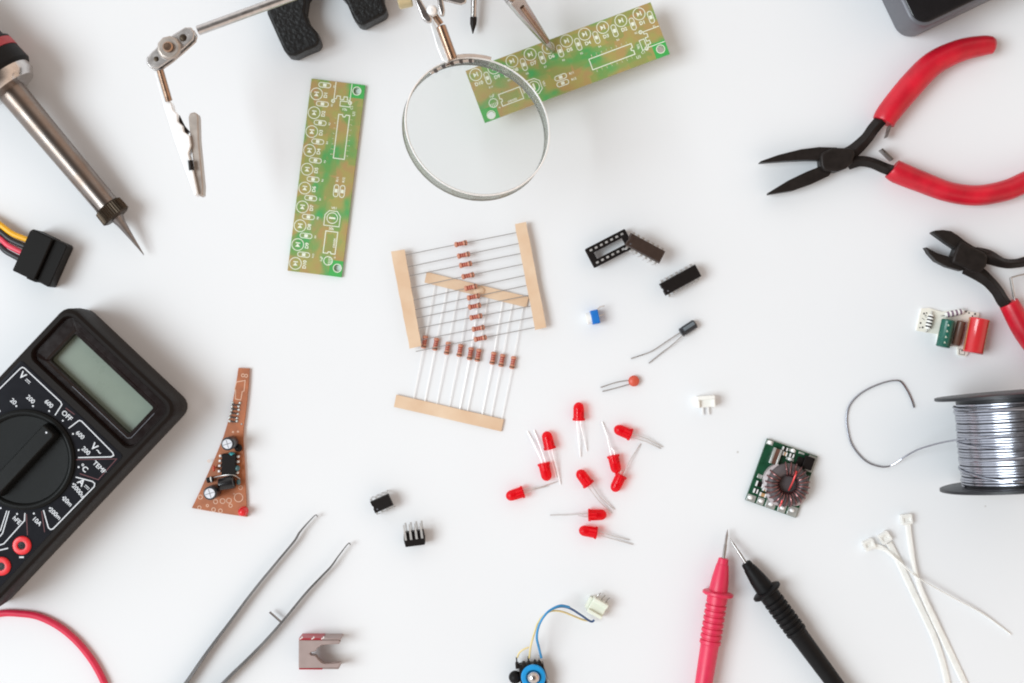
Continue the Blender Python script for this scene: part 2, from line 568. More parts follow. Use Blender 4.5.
def add_specks(m):
    nt = m.node_tree
    n = nt.nodes; l = nt.links
    b = n['Principled BSDF']
    old = b.inputs['Base Color'].links[0].from_socket
    tcn = n.new('ShaderNodeTexCoord')
    vo = n.new('ShaderNodeTexVoronoi'); vo.inputs['Scale'].default_value = 42
    l.new(tcn.outputs['Object'], vo.inputs['Vector'])
    r = n.new('ShaderNodeMapRange')
    r.inputs[1].default_value = 0.012; r.inputs[2].default_value = 0.03
    r.inputs[3].default_value = 0.45; r.inputs[4].default_value = 0.0
    l.new(vo.outputs['Distance'], r.inputs[0])
    sc_ = n.new('ShaderNodeSeparateColor'); l.new(vo.outputs['Color'], sc_.inputs[0])
    th = n.new('ShaderNodeMath'); th.operation = 'GREATER_THAN'; th.inputs[1].default_value = 0.8
    l.new(sc_.outputs[1], th.inputs[0])
    mu = n.new('ShaderNodeMath'); mu.operation = 'MULTIPLY'
    l.new(r.outputs[0], mu.inputs[0]); l.new(th.outputs[0], mu.inputs[1])
    mx = n.new('ShaderNodeMix'); mx.data_type = 'RGBA'
    mx.inputs[7].default_value = (*S(150, 138, 128), 1)
    l.new(mu.outputs[0], mx.inputs['Factor']); l.new(old, mx.inputs[6])
    l.new(mx.outputs[2], b.inputs['Base Color'])
add_specks(M['table'])
# ------------------------------------------------------------------ table
b = MB()
b.prism(rrect(-0.75, -0.5, 0.75, 0.5, 0.02, 5), -0.025, 0.0)
t = b.build('table', M['table'], bevel=0.002)
tag(t, 'plain white tabletop under all the tools and parts', 'table', kind='structure')

def at(*pts):
    return [P(*p) for p in pts]

def flatpoly(b, pts, zref, z0, z1):
    """plumb-sided slab whose outline was read off the photograph at height zref"""
    q = [P(x, y, zref) for x, y in pts]
    b.prism([(p.x, p.y) for p in q], z0 * PX, z1 * PX)

# ================================================================== digital multimeter
def make_multimeter():
    H = 56
    F = frame(68.2, 301, H, -43.3)
    inv = F.inverted()
    def lc(x, y, z=0):
        p = inv @ P(x, y, H + z)
        return (p.x, p.y)
    root = thing('multimeter', 'black digital multimeter with blank grey display, round selector knob and red sockets', 'multimeter', P(60, 440, 0))
    W, L, k = 156.3, 292, H * PX / (PX * (DP - H) / DP)
    b = MB(F)
    def rr(ins, r, z):
        return [(x, y, z) for x, y in rrect(ins, -L + ins, W - ins, -ins, r)]
    win = rrect(9, -66, 146, -10, 9)
    lcd = rrect(24.5, -58, 134, -21, 2)
    b.loft([rr(4, 12, -k), rr(1, 14, -k + 4), rr(0, 15, -k * 0.5), rr(0.2, 15, -k * 0.48), rr(0.6, 15, -6), rr(2, 14, -2), rr(5, 12, 0)], True, False)
    b.loft([rr(5, 12, 0), [(x, y, 0) for x, y in rrect(7, -68, 149, -8, 10)], [(x, y, -2) for x, y in rrect(8, -67, 147, -9, 9.5)]], False, False)
    b.mi = 1
    b.loft([[(x, y, -2) for x, y in rrect(8, -67, 147, -9, 9.5)], [(x, y, -7) for x, y in win], [(x, y, -7) for x, y in rrect(22, -61, 138, -16, 3)], [(x, y, -8.5) for x, y in rrect(24, -59, 137, -18, 2.5)], [(x, y, -8.5) for x, y in lcd], [(x, y, -19) for x, y in lcd]], False, False)
    body = b.build('body', [M['meter_body'], M['meter_recess']], root, ang=30)
    b = MB(F)
    b.prism(rrect(24.6, -57.9, 133.9, -21.1, 1.8), -20, -18.6)
    b.build('display', M['lcd'], root)
    # thin bright ledge round the display glass
    b = MB(F)
    b.stroke([(60, -61), (136, -61), (138.6, -58), (138.6, -24)], 0.6, -6.7)
    b.build('display_trim', M['case_grey'], root)
    b = MB(F)
    b.loft([[(x, y, -1) for x, y in rrect(6.5, -286, 146.5, -75, 3)], [(x, y, 0.5) for x, y in rrect(6.5, -286, 146.5, -75, 3)], [(x, y, 0.9) for x, y in rrect(7.2, -285, 145.8, -75.7, 2.6)]])
    b.build('scale_panel', M['meter_panel'], root)
    # scale lettering
    b = MB(F)
    z = 1.15
    def line(pts, w=1.05, closed=False):
        b.stroke([lc(*p) for p in pts], w, z, closed)
    def txt(s, x, y, size, bold=0.25, ang=0):
        q = lc(x, y)
        b.text(s, q[0], q[1], z, size, ang, bold)
    def dot(x, y, r=0.95):
        q = lc(x, y)
        b.sheet(circle(q[0], q[1], r, 10), z)
    line([(-14, 402.5), (20.5, 368.6), (22.8, 367.2), (25, 368.3), (61, 401.8), (62.2, 404.6), (55.3, 415.3)])
    line([(69, 428.2), (78.5, 421), (80, 420.4), (82, 421.2), (113, 452.5), (114, 455.3), (111.5, 456.8), (78.5, 457.5)])
    line([(76.1, 477), (92.5, 481.2), (95, 483.2), (94.6, 486.4), (53.5, 528.6), (51, 529.4), (48.8, 527.6), (43.8, 510)])
    line([(25.3, 513), (24.9, 520.4), (4.2, 543.6), (0, 545), (-4, 543)])
    line([(9.5, 510.8), (3, 533), (0, 536.6)])
    line([(7.2, 510.6), (0.6, 531)], 1.0)
    line([(-6, 551.5), (8.6, 548)], 1.1)
    line([(19.6, 557), (24.2, 557)], 1.6)
    for s, x, y in (('20', 13.7, 401.6), ('200', 30.9, 399.4), ('600', 49.2, 403.8), ('OFF', 67.2, 415.8), ('600', 80.4, 435), ('200', 86.2, 450.8), ('2000u', 78.6, 490.8), ('20m', 67.8, 501.6), ('200m', 55.4, 513.8), ('10A', 37.2, 521.2), ('hFE', 17.2, 520.2)):
        txt(s, x, y, 6.3 if s != 'OFF' else 7.0, 0.1, 0 if len(s) < 5 else -6)
    txt('TEMP', 99.8, 467.4, 6.6, 0.1)
    txt('C', 85.2, 469.2, 7.6, 0.15)
    qx, qy = lc(83.2, 464.8)
    b.ring(qx, qy, 0.6, 1.3, z, 10)
    for s, x, y in (('V', 22.8, 375.6), ('V', 94.4, 446.8), ('A', 81.6, 482.4)):
        txt(s, x, y, 9.6, 0.2)
    txt('~', 99.2, 451.4, 10, 0.1)
    for x, y in ((28.2, 381.2), (87.2, 487.2)):
        q = lc(x, y)
        b.sheet([(q[0] - 2.8, q[1] + 0.5), (q[0] + 2.8, q[1] + 0.5), (q[0] + 2.8, q[1] + 1.2), (q[0] - 2.8, q[1] + 1.2)], z)
        for k2 in (-2.1, 0, 2.1):
            b.sheet([(q[0] + k2 - 0.7, q[1] - 1.2), (q[0] + k2 + 0.7, q[1] - 1.2), (q[0] + k2 + 0.7, q[1] - 0.5), (q[0] + k2 - 0.7, q[1] - 0.5)], z)
    for x, y in ((0, 411), (16.7, 406), (33.4, 406), (49.5, 411), (63.2, 420.6), (73.4, 433.8), (79, 450), (79, 467), (73.8, 483.9), (63.8, 497.6), (50.4, 508), (34.3, 513.4), (17.5, 513.8), (1, 508)):
        dot(x, y)
    b.mi = 1
    for pts in ([(66, 408), (75, 414.5)], [(76, 459.6), (117, 458.8), (98.5, 479.6), (80, 473.5)], [(26.8, 514), (27.8, 535)], [(45, 532), (42, 511)]):
        b.stroke([lc(*p) for p in pts], 0.8, z)
    b.build('scale_lettering', [M['meter_ink'], M['meter_red_ink']], root)
    # selector knob
    cx, cy = lc(25.5, 459.5)
    b = MB(F @ Matrix.Translation((cx, cy, 0)))
    prof = [(0.9, 50.5), (3.5, 50), (4.6, 48.5), (4.8, 46.5), (4.2, 45), (2.4, 43.5), (2.0, 30), (2.0, 9.2)]
    b.loft([[(r * math.cos(2 * math.pi * i / 72), r * math.sin(2 * math.pi * i / 72), zz) for i in range(72)] for zz, r in prof])
    knob = b.build('selector_knob', M['meter_knob'], root)
    b = MB(F @ Matrix.Translation((cx, cy, 0)))
    def bar(w, l, zz, r):
        return [(x, y, zz) for x, y in rrect(-w, -l, w, l, r)]
    b.loft([bar(9.5, 43, 1.9, 3), bar(9, 42.6, 8, 3), bar(7.6, 42, 15, 3), bar(6.6, 41, 16, 2.6)])
    b.build('knob_grip', M['meter_knob'], knob)
    b = MB(F @ Matrix.Translation((cx, cy, 0)))
    b.sheet(circle(0, 43.4 - 5, 1.0, 10), 16.2)
    b.build('pointer_mark', M['meter_ink'], knob)
    # sockets
    for x, y in ((22.5, 545.2), (2, 566), (-20, 588)):
        cx, cy = lc(x, y)
        b = MB(F @ Matrix.Translation((cx, cy, 0)))
        b.loft([[(r * math.cos(2 * math.pi * i / 28), r * math.sin(2 * math.pi * i / 28), zz) for i in range(28)] for zz, r in ((0.8, 9.4), (2.4, 9.2), (3.2, 8.4), (3.5, 6.4), (3.3, 4.2), (1.2, 3.7))], True, False)
        so = b.build('socket', M['socket_red'], root)
        b = MB(F @ Matrix.Translation((cx, cy, 0)))
        b.prism(circle(0, 0, 3.9, 20), 0.95, 2.2)
        b.build('socket_hole', M['black_gloss'], so)
make_multimeter()

# ================================================================== soldering iron
def make_iron():
    root = thing('soldering_iron', 'soldering iron with steel barrel, knurled nut and pointed tip', 'soldering iron', P(60, 150, 0))
    A = P(-14, 61, 36)       # centre of the handle mouth
    B = P(107, 205.5, 19)    # barrel end
    d = (B - A).normalized()
    L = (B - A).length
    b = MB()
    b.lathe([(R(-14), R(15)), (R(0), R(14.2)), (L * 0.5, R(13)), (L - R(4), R(12)), (L, R(12.2)), (L + R(0.5), R(11))], A, B, 32)
    b.build('barrel', M['barrel'], root)
    b = MB()
    kn = []
    n = 72
    ref = Vector((0, 0, 1)); s = d.cross(ref).normalized(); u = s.cross(d)
    for dd, r, kx in ((0.2, 12, 0), (1.5, 14.2, 0.5), (13.5, 14.6, 0.5), (15, 12.5, 0), (15.6, 8, 0)):
        lp = []
        for i in range(n):
            a = 2 * math.pi * i / n
            rr = R(r + (kx if i % 2 else -kx))
            lp.append(B + d * R(dd) + s * (rr * math.cos(a)) + u * (rr * math.sin(a)))
        kn.append(lp)
    b.loft(kn)
    b.build('tip_nut', M['nut_metal'], root, ang=8)
    b = MB()
    T = P(144, 255, 8)
    C = B + d * R(14.5)
    Lt = (T - C).length
    b.lathe([(0, R(6.2)), (R(3), R(6.0)), (R(8), R(4.6)), (Lt * 0.55, R(2.5)), (Lt * 0.85, R(1.1)), (Lt, R(0.35))], C, T, 20)
    b.build('soldering_tip', M['tip_metal'], root)
    b = MB()
    b.lathe([(R(14.0), R(20)), (R(16.0), R(31)), (R(30.0), R(31)), (R(36.0), R(27)), (R(38.0), R(17))], A, B, 40)
    b.build('collar', M['chrome'], root)
    b = MB()
    b.lathe([(R(4.0), R(29)), (R(5.0), R(33.5)), (R(20.0), R(34.5)), (R(23.0), R(32.5)), (R(24.0), R(28))], A, B, 40)
    b.lathe([(R(-90.0), R(22)), (R(-40.0), R(26)), (R(-9.0), R(30)), (R(-7.0), R(33)), (R(-4.200000000000003), R(33.2)), (R(-4.0), R(28))], A, B, 40)
    b.build('handle', M['black_rubber'], root)
    b = MB()
    b.lathe([(R(-4.600000000000001), R(29)), (R(-4.200000000000003), R(33.4)), (R(4.399999999999999), R(33.8)), (R(4.800000000000001), R(29))], A, B, 40)
    b.build('handle_ring', M['ring_red'], root)
make_iron()

# ================================================================== black power plug with coloured wires
def make_plug():
    root = thing('power_plug', 'flat black power plug with yellow, black and red wires', 'connector', P(41, 257, 0))
    F = frame(39.6, 257.6, 26, -24)
    k = 26
    b = MB(F)
    b.prism([(-20, -23), (4.5, -23.5), (4.5, 23), (-18, 23.5), (-20, 20)], -k, 0)
    b.build('plug_body', M['black_plastic'], root, bevel=R(1.3))
    b = MB(F)
    b.prism([(4.6, -23), (18, -24), (19, -22), (19, 20.5), (17, 22.5), (4.6, 22.5)], -k, -5)
    b.prism([(-6, -25), (4, -25), (4, -23.4), (-6, -23.4)], -k + 3, -6)
    b.build('plug_lip', M['black_plastic'], root, bevel=R(1.0))
    for nm, m, y1, pts in (('wire', 'wire_yellow', 0, [(-40, 212, 4), (-18, 214, 8), (0, 224.5, 11), (13, 234, 13), (31, 241, 14)]),
                      ('wire', 'wire_black', 0, [(-40, 221, 4), (-18, 222, 8), (0, 231.5, 11), (11, 240, 13), (29, 248, 14)]),
                      ('wire', 'wire_pink', 0, [(-40, 228, 4), (-18, 229, 8), (0, 238.5, 11), (9, 246, 13), (27, 255, 14)]),
                      ('wire', 'wire_black', 0, [(-40, 236, 4), (-18, 236, 8), (0, 246, 11), (7, 252, 13), (24, 261, 14)])):
        b = MB()
        b.tube(smooth_path(at(*pts), 6), R(2.9), 12)
        w = b.build(nm, M[m], root)
        w['label'] = {'wire_yellow': 'yellow wire', 'wire_black': 'black wire', 'wire_pink': 'pinkish red wire'}[m]
make_plug()

# ================================================================== helping hand stand with lens and clips
def make_helping_hand():
    root = thing('helping_hand', 'helping hand stand with round magnifying lens, crocodile clips and black iron feet', 'helping hand', P(380, -30, 0))
    # heavy iron foot casting, reaching in from above the frame
    b = MB()
    foot = [(262, -30), (267.5, 14), (276, 33), (284, 50.5), (288, 55.4), (295.4, 56), (307, 50.5), (318, 46.2), (320.4, 40.8), (317, 32), (309, 23), (305, 12), (307, -2), (316, -16),
            (333, -14), (346, 1), (352.8, 17), (357.7, 23.6), (363, 25.8), (374, 20), (385.7, 14), (386.9, 9.7), (383, -2), (384, -30), (384, -60), (262, -60)]
    flatpoly(b, foot, 24, 0, 26)
    b.build('iron_base', M['iron'], root, bevel=R(4), seg=3)
    # upright and cross rod
    b = MB()
    b.tube(at((340, -45, 20), (352, -40, 140)), R(7), 16)
    b.build('upright', M['steel'], root)
    b = MB()
    b.tube(at((198, 30.6, 132), (283, -0.5, 134), (360, -29, 135), (470, -30, 135)), R(5.0, 132), 18)
    b.build('rod', M['chrome'], root)
    # left joint
    Jz = 132
    F = frame(171.5, 50, Jz, 0)
    ang = math.atan2(34.3, 44.6)
    F2 = F @ Matrix.Rotation(ang, 4, 'Z')
    b = MB(F2)
    for z0 in (-8, 3.5):
        pts = [(29, -3), (30, 4), (25, 8), (12, 9.5), (-2, 10), (-14, 9), (-24, 7.5), (-28, 2), (-27, -4), (-21, -8.5), (-6, -9), (12, -8), (24, -7)]
        b.prism(pts, z0, z0 + 3)
    b.build('joint_plates', M['plate_chrome'], root, bevel=R(2.0), seg=3)
    b = MB(F2)
    b.sphere((17, 0.5, -1), 8.4, nu=20, nv=14)
    b.sphere((-17, 0, -1), 8.0, nu=20, nv=14)
    b.build('joint_balls', M['nut_metal'], root)
    b = MB(F2)
    b.prism([(12 * math.cos(math.radians(36 * i + 12)), 12 * math.sin(math.radians(36 * i + 12))) for i in range(10)], 6.2, 12)
    b.build('clamp_nut', M['satin_steel'], root, bevel=R(2), seg=3)
    b = MB(F2)
    b.lathe([(0, 5.2), (4.5, 5.2), (5.6, 4)], (0, 0, 11), (0, 0, 20), 20)
    b.build('clamp_screw', M['warm_metal'], root)
    # left crocodile clip
    b = MB()
    b.tube(at((160, 70, 130), (169, 101, 122)), R(3.6, 128), 14)
    b.build('clip_stem', M['warm_metal'], root)
    b = MB()
    flatpoly(b, [(155.5, 73), (160, 72), (166, 96), (172, 104), (174, 111), (178, 114), (178.5, 122), (183, 126), (184.5, 132), (190, 136), (191.5, 146), (189, 154), (191, 161), (194, 172), (198.5, 194), (195.5, 196.3), (176, 143), (165, 108)], 118, 108, 121)
    b.build('clip_jaw', M['bright_metal'], root, bevel=R(0.8))
    b = MB()
    flatpoly(b, [(188.5, 117), (190, 113), (194.5, 112), (197.6, 114), (198.4, 118), (199, 140), (203.4, 186), (203, 195.5), (199.3, 196.5), (197, 188), (193, 160), (190, 134)], 116, 104, 116.5)
    j = b.build('clip_jaw', M['satin_steel'], root, bevel=R(1.2))
    b = MB()
    b.tube(at((176.5, 117, 112), (182, 128, 112), (187, 134, 112)), R(3.4), 12)
    b.tube(at((190.5, 160.5, 121.2), (191.5, 170, 121.2)), R(2.4), 12)
    b.build('clip_spring', M['dark_metal'], root)
    # centre joint above the lens
    F = frame(431, 5, 138, 0)
    b = MB(F)
    b.prism([(-19, 12), (-14, 12), (1.5, -14), (0, -18), (-4, -18), (-9, -14)], -4, 2)
    b.prism([(6, 12), (11, 12), (14, -6), (13, -11), (9.5, -11), (7, -2)], -5, 2)
    b.prism([(9, 10), (36, 10), (35, 2), (30, 0), (13, 4)], -3, 1)
    b.build('joint_fork', M['chrome'], root, bevel=R(1.2))
    b = MB(F)
    b.sphere((0.5, -5.5, -2), 6.2, nu=20, nv=14)
    b.build('joint_balls', M['bright_metal'], root)
    b = MB()
    b.lathe([(0, R(3.4, 130)), (R(12), R(3.4, 130))], P(433, 13, 134), P(442, 26, 130), 16)
    e1, e2 = P(440.5, 25.5, 130), P(453, 59.5, 124)
    Ls = (e2 - e1).length
    b.lathe([(0, R(3.6, 130)), (R(0.8), R(5, 130)), (Ls - R(1), R(5, 130)), (Ls, R(4.2, 130))], e1, e2, 20)
    b.build('lens_stem', M['warm_metal'], root)
    b = MB()
    flatpoly(b, [(429.5, 22), (433.5, 20), (437, 29), (449, 60), (447, 63), (442, 60), (437, 48)], 124, 119, 124)
    b.build('stem_plate', M['bright_metal'], root, bevel=R(0.8))  # bright strip added as the white glare along the stem
    # lens
    C = P(476.5, 128.6, 118)
    LM = Matrix.Translation(C) @ Matrix.Rotation(math.radians(21), 4, Vector((-0.7, 0.7, 0))) @ Matrix.Scale(R(1.015, 118), 4)
    b = MB(LM)
    n = 96
    def circ(r, z):
        return [(r * math.cos(2 * math.pi * i / n), r * math.sin(2 * math.pi * i / n), z) for i in range(n)]
    b.loft([circ(71.3, -7), circ(72.9, -7), circ(72.9, 7), circ(71.3, 7), circ(71.3, -7)], False, False)
    rim = b.build('lens_edge', M['glass_edge'], root)
    b = MB(LM)
    b.torus((0, 0, 7), 72.4, 0.85, 96, 8)
    b.build('lens_rim', M['bright_metal'], root)
    b = MB(LM)
    b.torus((0, 0, -7), 72.4, 0.8, 96, 8)
    b.build('lens_rim', M['rim'], root)
    b = MB(LM)
    b.loft([circ(r, -(1.2 + 4.6 * (1 - (r / 71.0) ** 2))) for r in (3, 15, 30, 45, 60, 71)] + [circ(r, 1.2 + 4.6 * (1 - (r / 71.0) ** 2)) for r in (71, 60, 45, 30, 15, 3)])
    b.build('magnifying_lens', M['lens_glass'], root)
    b = MB(LM)
    def arc(r0, r1, a0, a1, z0, z1, k=8):
        pts = [(r0 * math.cos(math.radians(a0 + (a1 - a0) * i / k)), r0 * math.sin(math.radians(a0 + (a1 - a0) * i / k))) for i in range(k + 1)]
        pts += [(r1 * math.cos(math.radians(a1 + (a0 - a1) * i / k)), r1 * math.sin(math.radians(a1 + (a0 - a1) * i / k))) for i in range(k + 1)]
        b.prism(pts, z0, z1)
    arc(73.3, 77.5, 78, 112, -6.5, 6.5)
    arc(68, 71.0, 92, 132, 5.6, 7.2)
    b.build('lens_clamp', M['chrome'], root, bevel=R(0.4))
    b = MB(LM)
    for a in (95, 103, 111, 119, 127):
        arc(66.6, 70.4, a - 1.3, a + 1.3, 7.3, 8.2, 2)
    b.build('clamp_teeth', M['tooth'], root)
    # right crocodile clip, closed on the lifted circuit board
    b = MB()
    e = [P(512, -4, 96), P(553, 51, 32)]
    dirv = (e[1] - e[0])
    side = dirv.cross(Vector((0, 0, 1))).normalized()
    upv = side.cross(dirv).normalized()
    def clip_half(sgn):
        loops = []
        for t, w, h in ((0, 8.5, 6), (0.25, 7.5, 5.5), (0.55, 5.6, 4.2), (0.85, 3.6, 2.6), (1.0, 2.6, 1.6)):
            c = e[0] + dirv * t + upv * R(sgn * 0.4)
            w, h = R(w), R(h)
            loops.append([c - side * w, c + side * w, c + side * w * 0.8 + upv * sgn * h, c - side * w * 0.8 + upv * sgn * h])
        return loops
    b.loft(clip_half(1))
    b.build('clip_jaw', M['chrome'], root, bevel=R(1.0))
    b = MB()
    b.loft(clip_half(-1))
    b.build('clip_jaw', M['steel'], root, bevel=R(1.0))
    b = MB()
    b.tube([e[0] + dirv * 0.15 + upv * R(5.5), e[0] + dirv * 0.8 + upv * R(3.4)], R(2.6), 12)
    b.tube(at((500, -24, 112), (514, -2, 98)), R(5), 14)
    b.build('clip_stem', M['warm_metal'], root)
    # brass adjusting knob
    b = MB()
    b.lathe([(0, R(9)), (R(1), R(10.5)), (R(12), R(10.5)), (R(13), R(9))], P(397, -2, 126), P(425, -8, 126), 24)
    b.tube(at((380, -25, 130), (400, -4, 126)), R(4), 12)
    b.build('clamp_knob', M['brass'], root)
make_helping_hand()

# ================================================================== screwdriver
def make_screwdriver():
    root = thing('screwdriver', 'small cross head screwdriver, only bright shaft and dark tip showing', 'screwdriver', P(473, 10, 0))
    a, bb = P(475.5, -60, 14), P(473.6, 17, 9)
    b = MB(); b.tube([a, bb], R(3.1), 18); b.build('shaft', M['chrome'], root)
    b = MB()
    c = P(472.8, 34, 8)
    b.lathe([(0, R(3.0)), (R(0.8), R(3.5)), (R(7), R(3.2)), (R(13), R(1.4)), (R(16.5), R(0.4))], bb, c, 16)
    b.build('tip', M['dark_metal'], root)
    b = MB(); b.lathe([(0, R(6)), (R(4), R(14)), (R(70), R(14))], P(475.4, -58, 14), P(477, -140, 14), 20); b.build('handle', M['black_plastic'], root)
make_screwdriver()

# ================================================================== green circuit boards
def make_board():
    root = thing('circuit_board', 'green circuit board lying flat beside the left crocodile clip', 'circuit board')
    F = local()
    W, L = 54.0, 193.0
    b = MB(F)
    # board with two drilled holes: strips around the holes
    def holed(cx, cy, x0, y0, x1, y1, r=3.6):
        """square patch x0..x1,y0..y1 with a round hole"""
        n = 24
        sq = []
        for i in range(n):
            a = 2 * math.pi * i / n + 0.001
            dx, dy = math.cos(a), math.sin(a)
            t = min((x1 - cx) / dx if dx > 0 else (x0 - cx) / dx if dx < 0 else 1e9, (y1 - cy) / dy if dy > 0 else (y0 - cy) / dy if dy < 0 else 1e9)
            sq.append((cx + dx * t, cy + dy * t))
        # pull the nearest points on to the corners
        for qx, qy in ((x0, y0), (x1, y0), (x1, y1), (x0, y1)):
            k = min(range(n), key=lambda i: (sq[i][0] - qx) ** 2 + (sq[i][1] - qy) ** 2)
            sq[k] = (qx, qy)
        ci = [(cx + r * math.cos(2 * math.pi * i / n + 0.001), cy + r * math.sin(2 * math.pi * i / n + 0.001)) for i in range(n)]
        b.loft([[(x, y, 3.5) for x, y in sq], [(x, y, 3.5) for x, y in ci], [(x, y, 0) for x, y in ci], [(x, y, 0) for x, y in sq], [(x, y, 3.5) for x, y in sq]], False, False)
    b.mi = 1
    holed(46.5, -6.8, 39, -14, W, 0)
    holed(49, -184.5, 41, -L, W, -177)
    b.mi = 0
    b.box(0, -14, 0, 39, 0, 3.5)
    b.box(0, -177, 0, W, -14, 3.5)
    b.box(0, -L, 0, 41, -177, 3.5)
    b.build('board', [M['board'], M['board_corner']], root, smooth=False)
    # silkscreen
    b = MB(F)
    z = 3.62
    for i in range(10):
        t = -(14.6 + 18.93 * i)
        s = 6.9
        b.ring(s, t, 5.5, 6.25, z)
        # diode symbol in the middle
        b.sheet([(s - 2.4, t - 2.2), (s + 2.4, t - 2.2), (s, t + 1.0)], z)
        b.sheet([(s - 2.3, t + 1.1), (s + 2.3, t + 1.1), (s + 2.3, t + 2.2), (s - 2.3, t + 2.2)], z)
        b.text('D%d' % (i + 1), 16.2, t, z, 4.8, 90, 0.16)
        tr = -(4.9 + 18.93 * i)
        b.stroke(rrect(8.0, tr - 2.3, 20.0, tr + 2.3, 2.2, 4), 0.75, z, True)
        b.sheet([(12.2, tr - 1.5), (15.8, tr - 1.5), (15.8, tr + 1.5), (12.2, tr + 1.5)], z)
        b.text('R%d' % (i + 1), 23.5, tr, z, 2.6, 90, 0.05)
    b.stroke([(24.8, -0.2), (24.8, -17), (27, -17), (27.4, -14), (31, -14), (31, -17), (34.5, -17), (34.5, -14), (38, -14), (38, -17), (40.8, -17), (40.8, -0.2)], 0.8, z)
    for s, t in ((24.2, -19.5), (41.2, -19.5)):
        b.ring(s, t, 1.1, 2.0, z, 14)
    b.sheet([(22.6, -19.8), (25.8, -19.8), (25.8, -19.2), (22.6, -19.2)], z)
    b.stroke([(31.5, -18.6), (41.5, -18.6), (41.5, -23.6), (31.5, -23.6)], 0.8, z, True)
    b.text('10k', 36.5, -26.6, z, 3.6, 0, 0.06)
    b.text('C1', 43.6, -23.8, z, 3.4, 90, 0.05)
    b.stroke([(31.4, -32), (35.2, -32), (36, -34), (37.8, -34), (38.6, -32), (42.4, -32), (42.4, -76), (31.4, -76)], 0.9, z, True)
    for i in range(8):
        for s in (28.6, 45.2):
            b.text(str(i + 1), s, -36 - 5.2 * i, z, 2.0, 90)
    b.text('U1', 46.4, -29.5, z, 4, 90, 0.08)
    for k2, s in enumerate((38.2, 44.4)):
        b.stroke(rrect(s - 2.3, -114, s + 2.3, -102, 2.2, 4), 0.8, z, True)
        b.sheet([(s - 1.4, -109.8), (s + 1.4, -109.8), (s + 1.4, -106.2), (s - 1.4, -106.2)], z)
        b.text('R1%d' % (k2 + 1), s, -96.5, z, 3.2, 90, 0.08)
    # trimmer outline
    b.stroke([(30.2, -143.5), (30.2, -133), (34, -128.5), (42, -128.5), (45.6, -133), (45.6, -143.5)], 0.8, z, True)
    b.ring(37.8, -135.6, 4.9, 5.7, z)
    b.sheet([(34.6, -136.5), (41, -136.5), (41, -134.7), (34.6, -134.7)], z)
    b.text('VR1', 38.5, -125.6, z, 3.4, 0, 0.08)
    b.text('50k', 38.2, -146.2, z, 3.4, 0, 0.08)
    b.stroke([(33, -149), (45, -149), (45, -171), (40.8, -171), (40.2, -169.4), (38, -169.4), (37.4, -171), (33, -171)], 0.9, z, True)
    b.text('DRIVER', 43, -160, z, 2.9, 90, 0.06)
    b.ring(38.9, -178.4, 3.9, 4.7, z, 22)
    for k2 in range(5):
        h = math.sqrt(max(0, 16 - (1.6 * k2 - 3.2) ** 2))
        b.sheet([(38.9, -178.4 + 1.6 * k2 - 3.5), (38.9 + h, -178.4 + 1.6 * k2 - 3.5), (38.9 + h, -178.4 + 1.6 * k2 - 2.9), (38.9, -178.4 + 1.6 * k2 - 2.9)], z)
    b.text('1uF', 32.2, -177.5, z, 3.6, 90, 0.08)
    b.text('+', 45.2, -174.5, z, 4, 0, 0.05)
    for s, t in ((46.5, -6.8), (49, -184.5)):
        b.ring(s, t, 3.65, 4.4, z)
    b.build('silkscreen', M['silk'], root)
    b = MB(F)
    for i in range(10):
        tr = -(4.9 + 18.93 * i)
        for s in (10.4, 17.6):
            b.ring(s, tr, 0.75, 1.35, z + 0.1, 12)
    for i in range(8):
        for s in (29.9, 43.9):
            b.sheet(circle(s, -36 - 5.2 * i, 0.7, 8), z + 0.1)
    for s in (38.2, 44.4):
        for t in (-103.6, -112.4):
            b.sheet(circle(s, t, 0.8, 8), z + 0.1)
    b.build('solder_pads', M['board_edge'], root)
    # solid corners round the holes
    return root
b1 = make_board()
b1.location = P(312, 79.2, 0)
b1.rotation_euler = (0, 0, math.radians(-7.1))
b2 = copy_tree(b1)
b2['label'] = 'green circuit board lifted in a crocodile clip and partly under the magnifying lens'
b2.location = P(650.2, 3.0, 27)
b2.rotation_euler = (0, 0, math.radians(-69.6))

# ================================================================== pliers
def grip(root, pts, ws, hs):
    b = MB()
    b.tube(smooth_path(at(*pts), 8), [R(w) for w in ws], 24, True, [R(h) for h in hs])
    # rounded tip
    return b.build('grip', M['grip_red'], root, bevel=R(2.5), seg=3)

